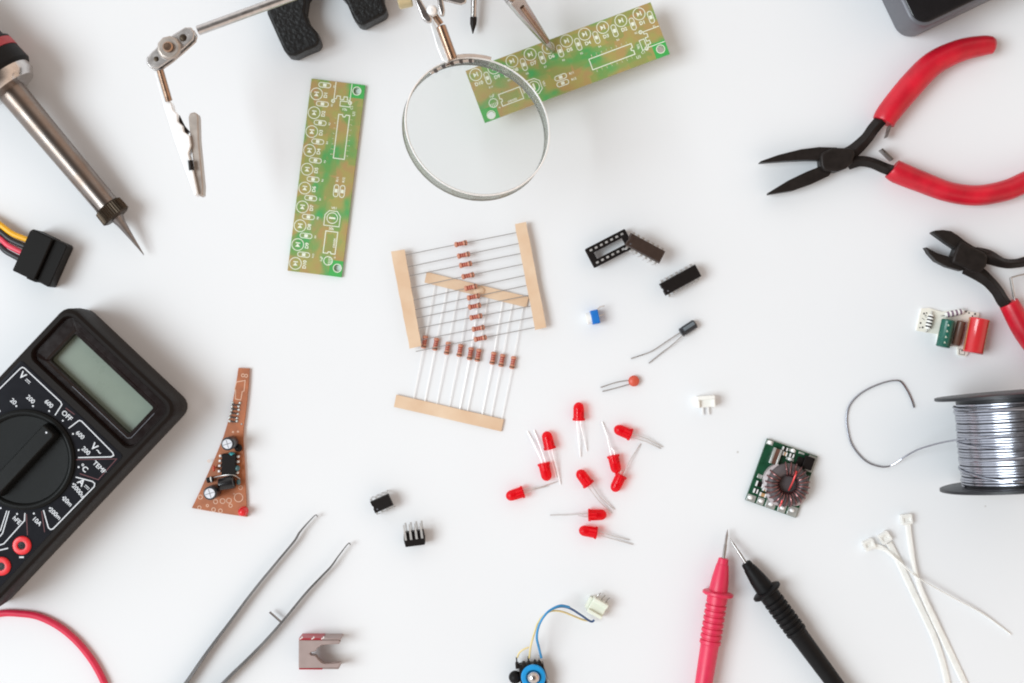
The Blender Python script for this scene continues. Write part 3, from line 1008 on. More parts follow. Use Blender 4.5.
def make_needle_nose():
    root = thing('needle_nose_pliers', 'open needle nose pliers with red grips pointing left', 'pliers', P(840, 160, 0))
    grip(root, [(883.6, 122.2, 14), (889, 112.5, 14), (910.7, 86, 14), (933.2, 63.6, 14), (959, 50.8, 14), (982, 45.8, 14), (992, 45.2, 14), (995.6, 45.4, 14)], [11.2, 12, 12.6, 12.2, 11.2, 10, 8.6, 4.5], [10, 11.5, 12, 12, 11.5, 10, 8.5, 4])
    grip(root, [(892.3, 168.6, 14), (898, 172.4, 14), (920.3, 181.4, 14), (949.3, 192, 14), (978.3, 195.4, 14), (1007, 190, 14), (1030, 180, 14), (1062, 168, 14), (1074, 165, 14)], [10.5, 11.2, 10.6, 10, 10.2, 10.4, 10.4, 9.5, 5], [10, 11, 11.5, 12, 12, 11.5, 11, 9, 5])
    b = MB()
    b.tube(smooth_path(at((838, 159.5, 12), (852, 152, 12), (866, 139, 12.5), (874, 128, 13), (888, 112, 14)), 6), [R(9), R(7.5), R(6.4), R(6.4), R(6.4)], 4, True, [R(7)] * 5)
    flatpoly(b, [(759.2, 163.4), (760, 161.6), (778, 155.3), (800, 149.8), (818, 147.6), (836, 148), (842, 156), (824, 160.6), (806, 160.4), (784, 161.4)], 13, 5, 18)
    b.build('plier_half', M['dark_metal'], root, bevel=R(1.6))
    b = MB()
    b.tube(smooth_path(at((848, 163.5, 12), (860, 161.2, 12), (872, 163, 12.5), (884, 168, 13), (898, 173, 14)), 6), [R(7), R(5.8), R(5.8), R(6), R(6)], 4, True, [R(7)] * 5)
    flatpoly(b, [(767.2, 195), (768, 192.8), (788, 180.6), (806, 172), (820, 166.6), (834, 168), (828, 176.4), (812, 184), (792, 191)], 11, 4, 16)
    b.build('plier_half', M['dark_metal'], root, bevel=R(1.6))
    b = MB()
    flatpoly(b, [(820.3, 156), (822, 152.4), (833, 147.4), (848, 147.8), (854.6, 149.6), (855, 155), (852.8, 163), (846.6, 168.2), (838, 171.2), (824, 171), (821, 166)], 21, 2.5, 21)
    b.build('pivot_block', M['dark_metal'], root, bevel=R(2.4), seg=3)
    b = MB()
    flatpoly(b, [(888.4, 126), (890, 127), (886.2, 138), (885.6, 137.6)], 12, 6, 17)
    b.build('spring', M['steel'], root)
    b = MB()
    flatpoly(b, [(879.8, 150), (881.4, 148.8), (892.4, 159.4), (891, 161)], 12, 6, 17)
    b.build('spring', M['steel'], root)
make_needle_nose()

def make_cutters():
    root = thing('wire_cutters', 'diagonal wire cutters with short curved jaws and red grip at the right edge', 'pliers', P(985, 270, 0))
    grip(root, [(1008.5, 303, 13), (1012, 309, 13), (1024, 331, 13), (1040, 352, 13), (1064, 376, 13), (1070, 380, 13)], [9.4, 10, 10.6, 10.8, 9.5, 5], [10, 11, 11.5, 11, 10, 5])
    grip(root, [(1050, 257, 13), (1056, 257, 13), (1075, 255, 13), (1100, 246, 13), (1108, 242, 13)], [9, 10, 10.6, 10, 5], [10, 11, 11, 10, 5])
    b = MB()
    flatpoly(b, [(930.6, 232.6), (934, 230.8), (942, 230.2), (950, 231.4), (957, 235.8), (964, 241.4), (972, 246.4), (988, 252.4), (976, 262), (958, 253), (954, 249), (945, 243)], 13, 5, 18)
    b.tube(smooth_path(at((975, 255, 12), (988, 257, 12), (1003, 263, 12), (1016, 263.4, 12), (1035, 259.5, 13), (1056, 257, 13)), 6), [R(9), R(8), R(5.4), R(5), R(6), R(6)], 4, True, [R(7)] * 5)
    b.build('plier_half', M['dark_metal'], root, bevel=R(1.8))
    b = MB()
    flatpoly(b, [(924.2, 247.4), (926, 248), (936, 253.4), (948, 257), (958, 256), (968, 268), (960, 271), (946, 267), (935, 261.4), (928, 254)], 11, 4, 16)
    b.tube(smooth_path(at((966, 266, 11), (977, 272.5, 11), (988, 281, 12), (997, 291, 12.5), (1003, 301, 13), (1012, 311, 13)), 6), [R(9), R(8), R(6.6), R(6.4), R(6.6), R(6)], 4, True, [R(7)] * 6)
    b.build('plier_half', M['dark_metal'], root, bevel=R(1.8))
    b = MB()
    flatpoly(b, [(957, 247), (961, 240.4), (970, 245.4), (985, 252.6), (988.4, 257), (987, 266), (981, 272.6), (974, 272), (962, 266), (952, 262.4), (954, 255)], 21, 2.5, 21)
    b.build('pivot_block', M['dark_metal'], root, bevel=R(2.4), seg=3)
    b = MB()
    b.tube(at((1014.6, 300, 13), (1012.4, 288, 15), (1010.6, 277.4, 16)), R(1.4), 8)
    b.tube(at((1010.2, 278, 16), (1018, 275.6, 16), (1034, 272, 15)), R(0.8), 8)
    b.build('spring', M['steel'], root)
make_cutters()

# ================================================================== dark boxed device
def make_case():
    root = thing('black_device', 'dark rounded electronic device with glossy black top and grey sides', 'device', P(960, 0, 0))
    F = frame(901, 43.5, 0, 25.6, PX)
    b = MB(F)
    def rr(i, r, z):
        return [(x, y, z) for x, y in rrect(i, i, 230 - i, 170 - i, r, 8)]
    b.loft([rr(2.5, 15, 0), rr(0.6, 16.5, 2.5), rr(0, 17, 5), rr(0, 17, 46), rr(0.8, 16.2, 49.5), rr(3, 14.5, 51)])
    b.build('case', M['case_grey'], root)
    b = MB(F)
    b.loft([rr(3.4, 14, 50.6), rr(3.4, 14, 52.2), rr(4.4, 13.4, 52.8)])
    b.build('top_panel', M['black_gloss'], root)
make_case()

# ================================================================== spool of solder
def make_spool():
    root = thing('solder_spool', 'charcoal spool wound with bright solder wire, loose end looped on the table', 'spool', P(990, 440, 0))
    a = Vector((473, -51, 70)) * PX
    c = Vector((480.2, -134, 73.2)) * PX
    d = (c - a).normalized()
    Ltot = (c - a).length
    for st in (0, 1):
        b = MB()
        o = a - d * R(3) if st == 0 else c
        fr = 69.5 if st == 0 else 72.6
        b.lathe([(0, R(fr - 2)), (R(0.6), R(fr)), (R(3.0), R(fr)), (R(3.6), R(fr - 2))], o, o + d, 64)
        b.build('flange', M['spool'], root)
    b = MB()
    b.lathe([(R(1), R(50.2)), (Ltot, R(50.2))], a, c, 48)
    b.build('core', M['spool'], root)
    b = MB()
    s = d.cross(Vector((0, 0, 1))).normalized(); u = s.cross(d)
    rng = random.Random(3)
    turns = 29
    nseg = 44
    pts = []
    rad = 51.4
    pitch = (Ltot / R(1) - 6.5) / turns
    off = [rng.uniform(-0.45, 0.45) for _ in range(turns + 2)]
    ro = [rng.choice((0, 0, 0.2, 0.5, 0.9)) for _ in range(turns + 2)]
    for k in range(turns * nseg + 1):
        tn = k / nseg
        i = int(tn); f = tn - i
        o1 = off[i] + (off[i + 1] - off[i]) * f
        r1 = ro[i] + (ro[i + 1] - ro[i]) * f
        an = 2 * math.pi * tn
        pts.append(a + d * R(5.6 + tn * pitch + o1) + (s * math.cos(an) + u * math.sin(an)) * R(rad + r1))
    loops = []
    for q in pts:
        ax = a + d * (q - a).dot(d)
        rv = (q - ax).normalized()
        loops.append([q + d * (R(1.3) * math.cos(2 * math.pi * j / 8)) + rv * (R(0.88) * math.sin(2 * math.pi * j / 8)) for j in range(8)])
    b.loft(loops)
    # later turns that wander across the winding
    for y0, y1, a0, a1 in ((7, 15, -0.35, 2.6), (12, 9, -0.3, 1.9), (38, 30, -0.25, 2.8), (39.5, 54, -0.3, 2.4), (64, 79, -0.35, 1.3), (58, 55, -0.2, 2.4)):
        pts = []
        for k in range(61):
            t = k / 60
            an = a0 + (a1 - a0) * t
            lift = 2.1 * math.sin(math.pi * t) ** 0.3 if 0 < t < 1 else 0
            pts.append(a + d * R(y0 + (y1 - y0) * t) + (s * math.cos(an) + u * math.sin(an)) * R(rad + lift))
        b.tube(pts, R(1.25), 8)
    b.build('wound_solder', M['solder'], root)
    b = MB()
    path = [(966, 439, 88), (956, 440, 70), (940, 443, 50), (920, 448.8, 28), (906, 456, 12), (893, 464.6, 4), (883, 467, 2), (870, 463.6, 1.5), (860, 456, 1.5), (851.5, 444, 1.5), (847.5, 430, 1.5), (846.5, 417, 1.5), (849.5, 405.4, 1.5), (858, 395.4, 1.5), (870, 387.8, 1.5), (884, 382.4, 1.5), (895, 380.4, 1.5), (901, 382, 1.5), (906.4, 389.4, 1.5), (911, 398.6, 1.5), (914, 407.6, 1.5)]
    b.tube(smooth_path(at(*path), 6), R(0.9), 8)
    b.build('loose_solder_end', M['solder'], root)
make_spool()

# ================================================================== chips
def make_chip(n, L, W, label, loc, rot, body='chip', name='integrated_circuit', H=8.5, foot=7.5, group=None):
    root = thing(name, label, 'chip', group=group)
    F = local(PX * 0.985)
    b = MB(F)
    h2 = L / 2; w2 = W / 2
    def rr(i, z):
        n2 = 8
        pts = [(h2 - i, -w2 + i, z), (h2 - i, w2 - i, z), (-h2 + i, w2 - i, z)]
        pts += [(-h2 + i + 0.8 * math.sin(math.pi * k / n2), 1.6 * math.cos(math.pi * k / n2), z) for k in range(n2 + 1)]
        pts += [(-h2 + i, -w2 + i, z)]
        return pts
    b.loft([rr(0.8, foot), rr(0, foot + H * 0.5), rr(0.8, foot + H)])
    b.build('package', M[body], root, smooth=False, bevel=R(0.25))
    b = MB(F)
    b.sheet(circle(-h2 + 4.2, -w2 + 3.2, 0.9, 12), foot + H + 0.06)
    b.build('pin_one_mark', M['case_grey'], root)
    step = 5.55
    x0 = -(n - 1) * step / 2
    pm = None
    for sgn in (1, -1):
        for i in range(n):
            if pm is None:
                b = MB(F)
                for wdt, pts in ((1.1, [(0, w2 - 0.3, foot + H * 0.5), (0, w2 + 1.5, foot + H * 0.5), (0, w2 + 1.9, foot + 2), (0, w2 + 2.1, foot)]), (0.7, [(0, w2 + 2.1, foot + 0.5), (0, w2 + 2.3, 0)])):
                    loops = [[(p[0] - wdt, p[1], p[2] + 0.35), (p[0] + wdt, p[1], p[2] + 0.35), (p[0] + wdt, p[1] + 0.5, p[2] - 0.35), (p[0] - wdt, p[1] + 0.5, p[2] - 0.35)] for p in pts]
                    b.loft(loops)
                pin = b.build('pin', M['lead'], root)
                pm = pin.data
            else:
                pin = pin.copy()
                scene.collection.objects.link(pin)
                pin.parent = root
            pin.location = Vector((x0 + i * step, 0, 0)) * (PX * 0.985)
            if sgn < 0:
                pin.rotation_euler = (0, 0, math.pi)
    root.location = loc
    root.rotation_euler = rot
    return root
rad_ = math.radians
make_chip(7, 41.5, 13.6, 'long black chip lying alone below the chip leaning on the socket', P(680.5, 280, 14) - Vector((0, 0, 14 * PX)), (0, 0, rad_(28.7)))
make_chip(7, 40, 14, 'brownish black chip leaning on the end of the chip socket', P(642.6, 248.4, 14) - Vector((0, 0, 13 * PX)) + Vector((0, 0, 0.0032)), (rad_(-3), rad_(8), rad_(-27.4)), body='chip_brown')
make_chip(4, 20.5, 13, 'short eight pin chip standing flat on its pins, the one nearer the resistor strips', P(381.6, 503.6, 14) - Vector((0, 0, 14 * PX)), (0, 0, rad_(24)))
make_chip(4, 21, 13, 'short eight pin chip lying on its side with its row of bare pins showing', P(412.6, 523, 9), (rad_(90), 0, rad_(7.5)), H=14.5, foot=8)

def make_socket():
    root = thing('chip_socket', 'black open frame chip socket with a long slot', 'chip socket', P(609.9, 248.4, 0))
    F = frame(609.6, 248.3, 13, 27.4)
    b = MB(F)
    o = rrect(-22.5, -10.6, 22.5, 10.6, 1.5)
    i = rrect(-16, -3.6, 16, 3.6, 0.6)
    b.loft([[(x, y, -7) for x, y in o], [(x, y, -0.6) for x, y in o], [(x * 0.985, y * 0.965, 0) for x, y in o], [(x, y, 0) for x, y in i], [(x, y, -7) for x, y in i], [(x, y, -7) for x, y in o]], False, False)
    b.build('socket_frame', M['chip'], root, smooth=False)
    for sgn in (1, -1):
        for k in range(7):
            b = MB(F @ Matrix.Translation((-17.4 + 5.8 * k, sgn * 6.9, 0)))
            b.loft([[(x, y, zz) for x, y in rrect(-1.4, -1.0, 1.4, 1.0, 0.4, 2)] for zz in (-1, 0.25)])
            b.loft([[(x, y, zz) for x, y in rrect(-0.6, -0.4, 0.6, 0.4, 0.2, 2)] for zz in (-13.0, -6.8)])
            b.build('contact', M['lead'], root)
make_socket()

# ================================================================== blue trimmer
def make_trimmer():
    root = thing('trimmer', 'small bright blue trimmer with white dial lying on its side', 'trimmer', P(595, 317, 0))
    F = frame(595, 317, 14, 12)
    b = MB(F)
    b.box(-3.5, -7, -14, 4.2, 7, 0)
    b.build('trimmer_body', M['blue_plastic'], root, bevel=R(0.7))
    b = MB(F)
    b.lathe([(0, 5.8), (4.5, 5.8), (5, 5.2)], (-3.6, 0, -7), (-9, 0, -7), 20)
    b.build('dial', M['white_plastic'], root)
    for pts in ([(3, 6.2, -2), (7, 9, -3), (12, 9, -5)], [(3.6, 0, -10), (7, 0.5, -11), (10, 0.5, -12.5)]):
        b = MB(F)
        b.tube(pts, 0.65, 8)
        b.build('pin', M['lead'], root)
make_trimmer()

# ================================================================== loose capacitors
def make_electrolytic():
    root = thing('electrolytic_capacitor', 'small black can capacitor with two long wire legs', 'capacitor', P(687, 328, 0))
    a, c = P(680.6, 333, 5), P(695.4, 323.4, 5)
    L = (c - a).length
    b = MB()
    b.lathe([(0, R(3.6)), (R(0.6), R(4.6)), (R(2.4), R(4.6)), (R(3), R(4.2)), (R(3.6), R(4.7)), (L - R(1), R(4.7)), (L, R(4.0))], a, c, 20)
    b.build('can', M['cap_sleeve'], root)
    b = MB()
    d = (c - a).normalized(); s = d.cross(Vector((0, 0, 1))).normalized()
    up = Vector((0, 0, 1))
    loops = []
    for t in (R(4), L - R(1.2)):
        loops.append([a + d * t + (s * math.cos(q) + up * math.sin(q)) * R(4.78) for q in (1.5, 1.75, 2.0, 2.25)])
    b.loft(loops, False, False, closed=False)
    b.build('polarity_stripe', M['cap_stripe'], root)
    for pts in ([(680, 332.6, 5), (668, 340.4, 4), (653, 350.4, 2), (644, 354.2, 1.4), (631, 358.6, 1.2)], [(682.4, 335.4, 5), (674, 343.4, 4), (662, 352.6, 2), (648.8, 363.2, 1.2)]):
        b = MB()
        b.tube(smooth_path(at(*pts), 5), R(0.5), 8)
        b.build('lead', M['steel'], root)
make_electrolytic()

def make_ceramic():
    root = thing('ceramic_capacitor', 'round orange red disc capacitor with two thin legs', 'capacitor', P(634, 381, 0))
    b = MB(frame(634, 381, 5, 0))
    b.sphere((0, 0, -1), 5.6, (1, 1, 0.62), 24, 14)
    b.build('disc', M['ceramic'], root)
    for pts in ([(629.6, 380.2, 4), (616, 382.4, 2.5), (600.6, 387.4, 1.2)], [(630, 384, 4), (616, 388, 2.5), (602.4, 391.4, 1.2)]):
        b = MB()
        b.tube(smooth_path(at(*pts), 5), R(0.5), 8)
        b.build('lead', M['steel'], root)
make_ceramic()

# ================================================================== white two-pin header
def make_header():
    root = thing('pin_header', 'small white two pin plug housing', 'connector', P(706, 403, 0))
    F = frame(706.5, 402, 14, 4)
    b = MB(F)
    b.box(-9, -5.5, -14, 9, 6, -4)
    b.box(-9, 2.4, -4, 9, 6, 0)
    b.box(-9, -5.5, -4, -6.6, 2.3, -0.5)
    b.box(6.6, -5.5, -4, 9, 2.3, -0.5)
    b.build('housing', M['white_plastic'], root, bevel=R(0.5))
    for x in (-2.8, 2.8):
        b = MB(F)
        b.box(x - 0.8, -13.5, -12.5, x + 0.8, -5.4, -10.9)
        b.build('pin', M['pale_lead'], root)
make_header()

# ================================================================== red LEDs
def led_lens_mesh():
    b = MB(local())
    b.lathe([(0, 5.6), (0.2, 6.3), (2.2, 6.3), (2.3, 5.5), (12.6, 5.35), (14.6, 5.0), (16.4, 4.0), (17.7, 2.4), (18.3, 0.7)], (0, 0, 0), (1, 0, 0), 24)
    ob = b.build('lens', M['led'])
    return ob
lens0 = led_lens_mesh()
def led_anvil_mesh():
    b = MB(local())
    b.box(1.0, -2.6, -0.5, 6.5, -0.6, 0.5)
    b.box(1.0, 0.4, -0.5, 8.5, 1.8, 0.5)
    b.box(6.4, -2.6, -0.7, 8.0, -0.6, 0.7)
    return b.build('lead_frame', M['pale_lead'])
anvil0 = led_anvil_mesh()
first = [True]
def make_led(base, tip, leads, label, pale=False):
    root = thing('red_led', label, 'led', group='red LEDs scattered under the loose chips')
    z0 = 6.2
    a, c = P(*base, z0), P(*tip, z0 - 0.6)
    ang = math.atan2(c.y - a.y, c.x - a.x)
    root.location = a
    ro = Matrix.Rotation(-ang, 4, 'Z')
    for src in (lens0, anvil0):
        o = src if first[0] else src.copy()
        if not first[0]:
            scene.collection.objects.link(o)
        o.parent = root
    first[0] = False
    inv = Matrix.Rotation(-ang, 4, 'Z') @ Matrix.Translation(-a)
    leads = sorted(leads, key=lambda q: -(inv @ P(*q[-1])).y)
    for k, pts in enumerate(leads):
        off = 1.8 if k == 0 else -1.8
        w = [Vector((R(0.3), R(off), 0)), Vector((R(-4), R(off), 0))]
        w += [inv @ P(*p) for p in pts]
        b = MB()
        b.tube(w, R(0.47), 8)
        me = b.build('lead', M['pale_lead'] if pale else M['lead'])
        me.parent = root
    root.rotation_euler = (0, 0, ang)
make_led((578.8, 420.6), (578.6, 402.4), [[(587, 451, 1)], [(580.6, 457, 1)]][::1], 'red LED at the top of the group, dome up with pale legs straight down', True)
make_led((550.1, 449.2), (545.7, 431), [[(560.6, 484.5, 1)], [(556.6, 478, 1)]], 'red LED dome up, just above one facing the other way, left of the group', True)
make_led((543.6, 462.9), (547.4, 480.2), [[(527.6, 431.4, 1)], [(534, 430, 1)]], 'red LED dome down with pale legs running up left', True)
make_led((523.6, 491.6), (504.5, 497.6), [[(540, 487.4, 4), (557, 481.6, 1.2)], [(534, 489.4, 3), (548, 486, 1)]], 'red LED at far left of the group, dome pointing left')
make_led((631.2, 434.9), (613, 427.4), [[(648, 439.2, 4), (662.6, 447.2, 1.2)], [(646, 441.6, 4), (660.4, 448.6, 1.2)]], 'red LED at upper right of the group, dome pointing left, two legs to the right')
make_led((613, 455.2), (616.9, 473), [[(607, 436, 4), (602, 421.8, 1.2)], [(611, 448, 5)]], 'red LED dome down with one leg straight up, touching the LED beneath it')
make_led((621.4, 475), (612.8, 492.6), [[(630, 460, 4), (640.4, 443.8, 1.2)], [(624, 470, 5)]], 'red LED dome down left with one leg to the upper right')
make_led((589, 485), (576.8, 468.8), [[(600, 497, 4), (614.2, 509.6, 1.4)], [(598, 500, 4), (611.6, 513.4, 1.4)]], 'red LED in the centre of the group, dome up left, legs down right')
make_led((588.2, 515), (607.2, 514.6), [[(570, 515, 4), (549.8, 515.2, 1.4)], [(578, 515.4, 4)]], 'red LED dome pointing right with its leg stretching left')
make_led((597, 533), (578.2, 529.6), [[(612, 535.6, 4), (629.2, 540.2, 1.4)], [(612, 538.8, 4), (632.8, 544.6, 1.4)]], 'lowest red LED, dome pointing left with two legs to the right')

# ================================================================== resistors on paper tape
def resistor_mesh():
    b = MB(local())
    segs = [(0, [(-6.6, 1.0), (-6.3, 2.0), (-5.6, 2.7), (-4.4, 2.8), (-3.6, 2.5)]), (1, [(-3.6, 2.5), (-3.4, 2.3), (-2.3, 2.2)]), (0, [(-2.3, 2.2), (-1.5, 2.2)]), (1, [(-1.5, 2.2), (-0.3, 2.2)]), (0, [(-0.3, 2.2), (0.5, 2.2)]),
            (1, [(0.5, 2.2), (1.7, 2.2)]), (0, [(1.7, 2.2), (3.2, 2.4), (3.8, 2.7)]), (2, [(3.8, 2.7), (5.0, 2.8)]), (0, [(5.0, 2.8), (5.8, 2.6), (6.3, 2.0), (6.6, 1.0)])]
    for k, (mi, prof) in enumerate(segs):
        b.mi = mi
        b.lathe(prof, (0, 0, 0), (1, 0, 0), 16, caps=False)
    bmesh.ops.remove_doubles(b.bm, verts=b.bm.verts, dist=1e-8)
    return b.build('resistor', [M['resistor'], M['band_brown'], M['band_dark']], ang=60)
res0 = resistor_mesh()
res_used = [False]
def add_resistor(root, x, y, z, p, q):
    """body at (x, y), lead from p to q"""
    a, c = P(*p), P(*q)
    if not res_used[0]:
        o = res0; res_used[0] = True
    else:
        o = res0.copy(); scene.collection.objects.link(o)
    o.parent = root
    loc = P(x, y, z)
    dirv = c - a
    ang = math.atan2(dirv.y, dirv.x)
    o.location = loc - root.location
    o.rotation_euler = (random.uniform(0, 6), 0, ang)
    b = MB()
    mid = loc
    inv = (Matrix.Translation(loc) @ o.rotation_euler.to_matrix().to_4x4()).inverted()
    b.tube([inv @ v for v in (a, mid - dirv.normalized() * R(6), )], R(0.38), 8)
    b.tube([inv @ v for v in (mid + dirv.normalized() * R(6), c)], R(0.38), 8)
    me = b.build('lead', M['pale_lead'] if root.get('pale_') else M['wire_thin'])
    me.parent = o

def tape_part(root, quad, z0, z1, wave=0.0, seed=0):
    """a paper tape strip, slightly wavy along its length; quad = (a0,a1) one end, (b0,b1) the other"""
    rng = random.Random(seed)
    b = MB()
    a0, a1, b0, b1 = quad
    n = 18
    loops = []
    ph = rng.uniform(0, 6)
    for i in range(n + 1):
        t = i / n
        zz = wave * (0.5 + 0.5 * math.sin(ph + 9 * t))
        p = P(a0[0] + (b0[0] - a0[0]) * t, a0[1] + (b0[1] - a0[1]) * t, (z0 + z1) / 2)
        q = P(a1[0] + (b1[0] - a1[0]) * t, a1[1] + (b1[1] - a1[1]) * t, (z0 + z1) / 2)
        jit = R(rng.uniform(-0.2, 0.2))
        lo, hi = (z0 + zz) * PX, (z1 + zz) * PX
        loops.append([Vector((p.x + jit, p.y, lo)), Vector((q.x + jit, q.y, lo)), Vector((q.x + jit, q.y, hi)), Vector((p.x + jit, p.y, hi))])
    b.loft(loops)
    return b.build('paper_tape', M['tape'], root, ang=60)

def lerp2(a, c, t):
    return (a[0] + (c[0] - a[0]) * t, a[1] + (c[1] - a[1]) * t)

def make_strip_upper():
    root = thing('resistor_strip', 'strip of level resistors between two upright tan tapes, lying on top of another strip', 'resistor strip', P(470, 290, 0))
    tape_part(root, ((391, 251.6), (404.6, 249.6), (409.8, 348.6), (421.6, 346)), 6.4, 8.6, 1.2, 1)
    tape_part(root, ((514.8, 224.2), (526, 222), (535.2, 330), (546.4, 327.4)), 5.4, 7.6, 1.2, 2)
    ys = [(460.9, 243.7), (463.6, 255.1), (465.6, 264.5), (468, 275.7), (470.7, 287.4), (473.4, 296.9), (474.6, 306.2), (475.9, 316.8), (478.3, 328.3), (480.3, 338.4)]
    slopes = [-0.2, -0.21, -0.2, -0.21, -0.22, -0.215, -0.2, -0.195, -0.2, -0.2]
    for (x, y), sl in zip(ys, slopes):
        t = (y - 243) / 100.0
        xl = 398.5 + 17 * t
        xr = 520 + 20.5 * (y - 243) / 95.0
        add_resistor(root, x, y, 8.4, (xl + 1, y - sl * (x - xl), 7.4), (xr, y + sl * (xr - x), 6.6))
make_strip_upper()

def make_strip_lower():
    root = thing('resistor_strip', 'strip of upright resistors with pale leads between two slanting tan tapes, lying underneath', 'resistor strip', P(460, 350, 0))
    root['pale_'] = 1
    tape_part(root, ((426.8, 272), (424.6, 282.6), (528.6, 297), (526, 307.4)), 0.3, 2.4, 0.7, 3)
    tape_part(root, ((396.6, 394.6), (394.2, 406.8), (503.9, 419.4), (501.3, 431.4)), 0.3, 2.4, 1.0, 4)
    b = MB(frame(479.4, 290.8, 4, 0))
    b.sphere((0, 0, -1.2), 5.0, (1.15, 0.95, 0.5), 20, 12)
    b.build('tape_bump', M['tape'], root)
    bs = [(424.5, 342), (435.7, 344.2), (447.4, 348.2), (459.9, 350.4), (470.3, 353.6), (478.1, 355.2), (492.9, 358.2), (501.8, 360.4), (512.8, 362.6)]
    for i, (x, y) in enumerate(bs):
        t = (x - 424.5) / 88.3
        dx = [12, 13, 12.5, 11, 10, 11, 11, 12, 12][i]
        top = (x + dx * 0.95, 277 + (x + dx - 426) * 0.24, 1.9)
        k = (400.6 + (x - 20 - 396) * 0.232 - y)
        bot = (x - 0.195 * k, y + k + 1, 1.9)
        add_resistor(root, x, y, 3.0, top, bot)
    del root['pale_']
make_strip_lower()

# ================================================================== brown wedge circuit board
def make_wedge_board():
    root = thing('circuit_board', 'wedge shaped brown circuit board with black capacitors and a red light', 'circuit board', P(228, 460, 0))
    b = MB()
    flatpoly(b, [(238.4, 367.9), (249.2, 368.4), (248.4, 385), (246.4, 405), (243.4, 428), (243, 440), (244.4, 465), (247, 517), (220, 513), (191.8, 508), (200, 491), (209, 471), (216.5, 454), (223.4, 436.8), (228.6, 420), (232.6, 402.6), (236, 384)], 3.5, 0, 3.5)
    b.build('board', M['brown_board'], root, smooth=False)
    F = frame(228, 460, 3.5, 0)
    b = MB(F)
    def q(x, y):
        return (x - 228, 460 - y)
    z = 0.15
    b.stroke([q(x, y) for x, y in ((236.4, 382), (245.2, 380.4), (244, 391), (242.2, 391.6), (240.8, 400), (235.4, 399), (235.6, 390), (234.6, 389.6))], 0.7, z, True)
    for x, y, r in ((243, 375.4, 1.8), (246.2, 375.8, 1.8), (200.4, 497, 2.4), (199.4, 507.6, 2), (215.6, 501.6, 2.4), (222.6, 501, 2.8), (229, 500.6, 2.8), (230.6, 505.6, 2), (238.6, 497.6, 4.6), (213.6, 509.6, 2.2), (220.4, 510.8, 2.2), (207.4, 505.6, 1.5), (209, 461, 1.5), (240.6, 487.6, 2.2), (233, 432, 1), (238, 431.6, 1)):
        b.ring(*q(x, y), max(0.3, r - 0.65), r, z, 16)
    b.text('+', *q(234, 494), z, 4)
    b.build('silkscreen', M['brown_ink'], root)
    b = MB(F)
    rng = random.Random(5)
    for i in range(6):
        for j in range(2):
            x = 232.6 + 7.2 * j - 0.6 * i + rng.uniform(-0.4, 0.4); y = 402.5 + 3.8 * i + rng.uniform(-0.4, 0.4)
            b.sphere((*q(x, y), 0.4), 1.5, (1, 1, 0.9), 10, 8)
    for x, y in ((229.6, 421), (236.4, 420.4), (241.6, 424)):
        b.sphere((*q(x, y), 0.3), 1.0, (1, 1, 0.8), 8, 6)
    b.build('solder_joints', M['solder_pad'], root)
    # wire links between the joint rows
    b = MB(F)
    for i in range(5):
        y = 404 + 4.2 * i
        b.tube([(*q(232.4 - 0.5 * i, y), 0.4), (*q(235.5 - 0.5 * i, y + 1), 2.2), (*q(239.6 - 0.5 * i, y + 0.8), 0.4)], 0.75, 8)
    b.build('jumper_wires', M['tooth'], root)
    # upright can capacitors
    for x, y, r, h in ((227.4, 444, 6.4, 24), (209.8, 493.4, 6.6, 22)):
        G = frame(x, y, 3.5 + h, 0)
        b = MB(G)
        b.lathe([(0, r), (1, r + 0.2), (h - 1.2, r + 0.2), (h - 0.3, r - 0.3), (h, r - 0.9)], (0, 0, -h), (0, 0, 1), 28)
        can = b.build('can_capacitor', M['cap_sleeve'], root)
        b = MB(G)
        b.loft([[(c[0], c[1], zz) for c in circle(0, 0, rr, 28)] for zz, rr in ((-0.1, r - 1.5), (0.25, r - 1.6))])
        b.build('can_top', M['alu'], can)
        b = MB(G)
        for a0 in (0.3, 0.3 + math.pi / 2):
            dx, dy = math.cos(a0), math.sin(a0)
            b.stroke([(-dx * (r - 2), -dy * (r - 2)), (dx * (r - 2), dy * (r - 2))], 0.5, 0.4)
        b.build('vent_score', M['case_grey'], can)
    # fallen big capacitor
    b = MB()
    a, c = P(219.4, 484.6, 12), P(234.4, 481.6, 13)
    Lc = (c - a).length
    b.lathe([(0, R(5)), (R(0.8), R(6.2)), (Lc - R(2), R(6.8)), (Lc - R(0.4), R(6.4)), (Lc, R(5))], a, c, 24)
    can = b.build('can_capacitor', M['black_gloss'], root)
    b = MB()
    dv = (c - a).normalized()
    b.lathe([(R(-0.3), R(4.4)), (R(0.3), R(4.6))], a, c, 20)
    b.build('can_top', M['teal_dark'], can)
    # chip with bright pins
    G = frame(227.8, 464.6, 12, 0)
    b = MB(G)
    sl = -1.2
    b.prism([(-6.6, -10.6), (7.6, -11.2), (7.8, 10.2), (-6, 10.8)], -6.5, 0)
    chip = b.build('chip', M['chip'], root, bevel=R(0.6))
    for x, y in ((-8.4, 8.4), (-8.8, 3.4), (-9.2, -1.6), (-9.6, -7), (9.4, 7.6), (9.2, 2.6), (9, -3), (8.6, -8.6)):
        b = MB(G)
        b.box(x - 1.2, y - 1.1, -8.2, x + 1.2, y + 1.1, -3.4)
        b.build('pin', M['pale_lead'], chip, bevel=R(0.4))
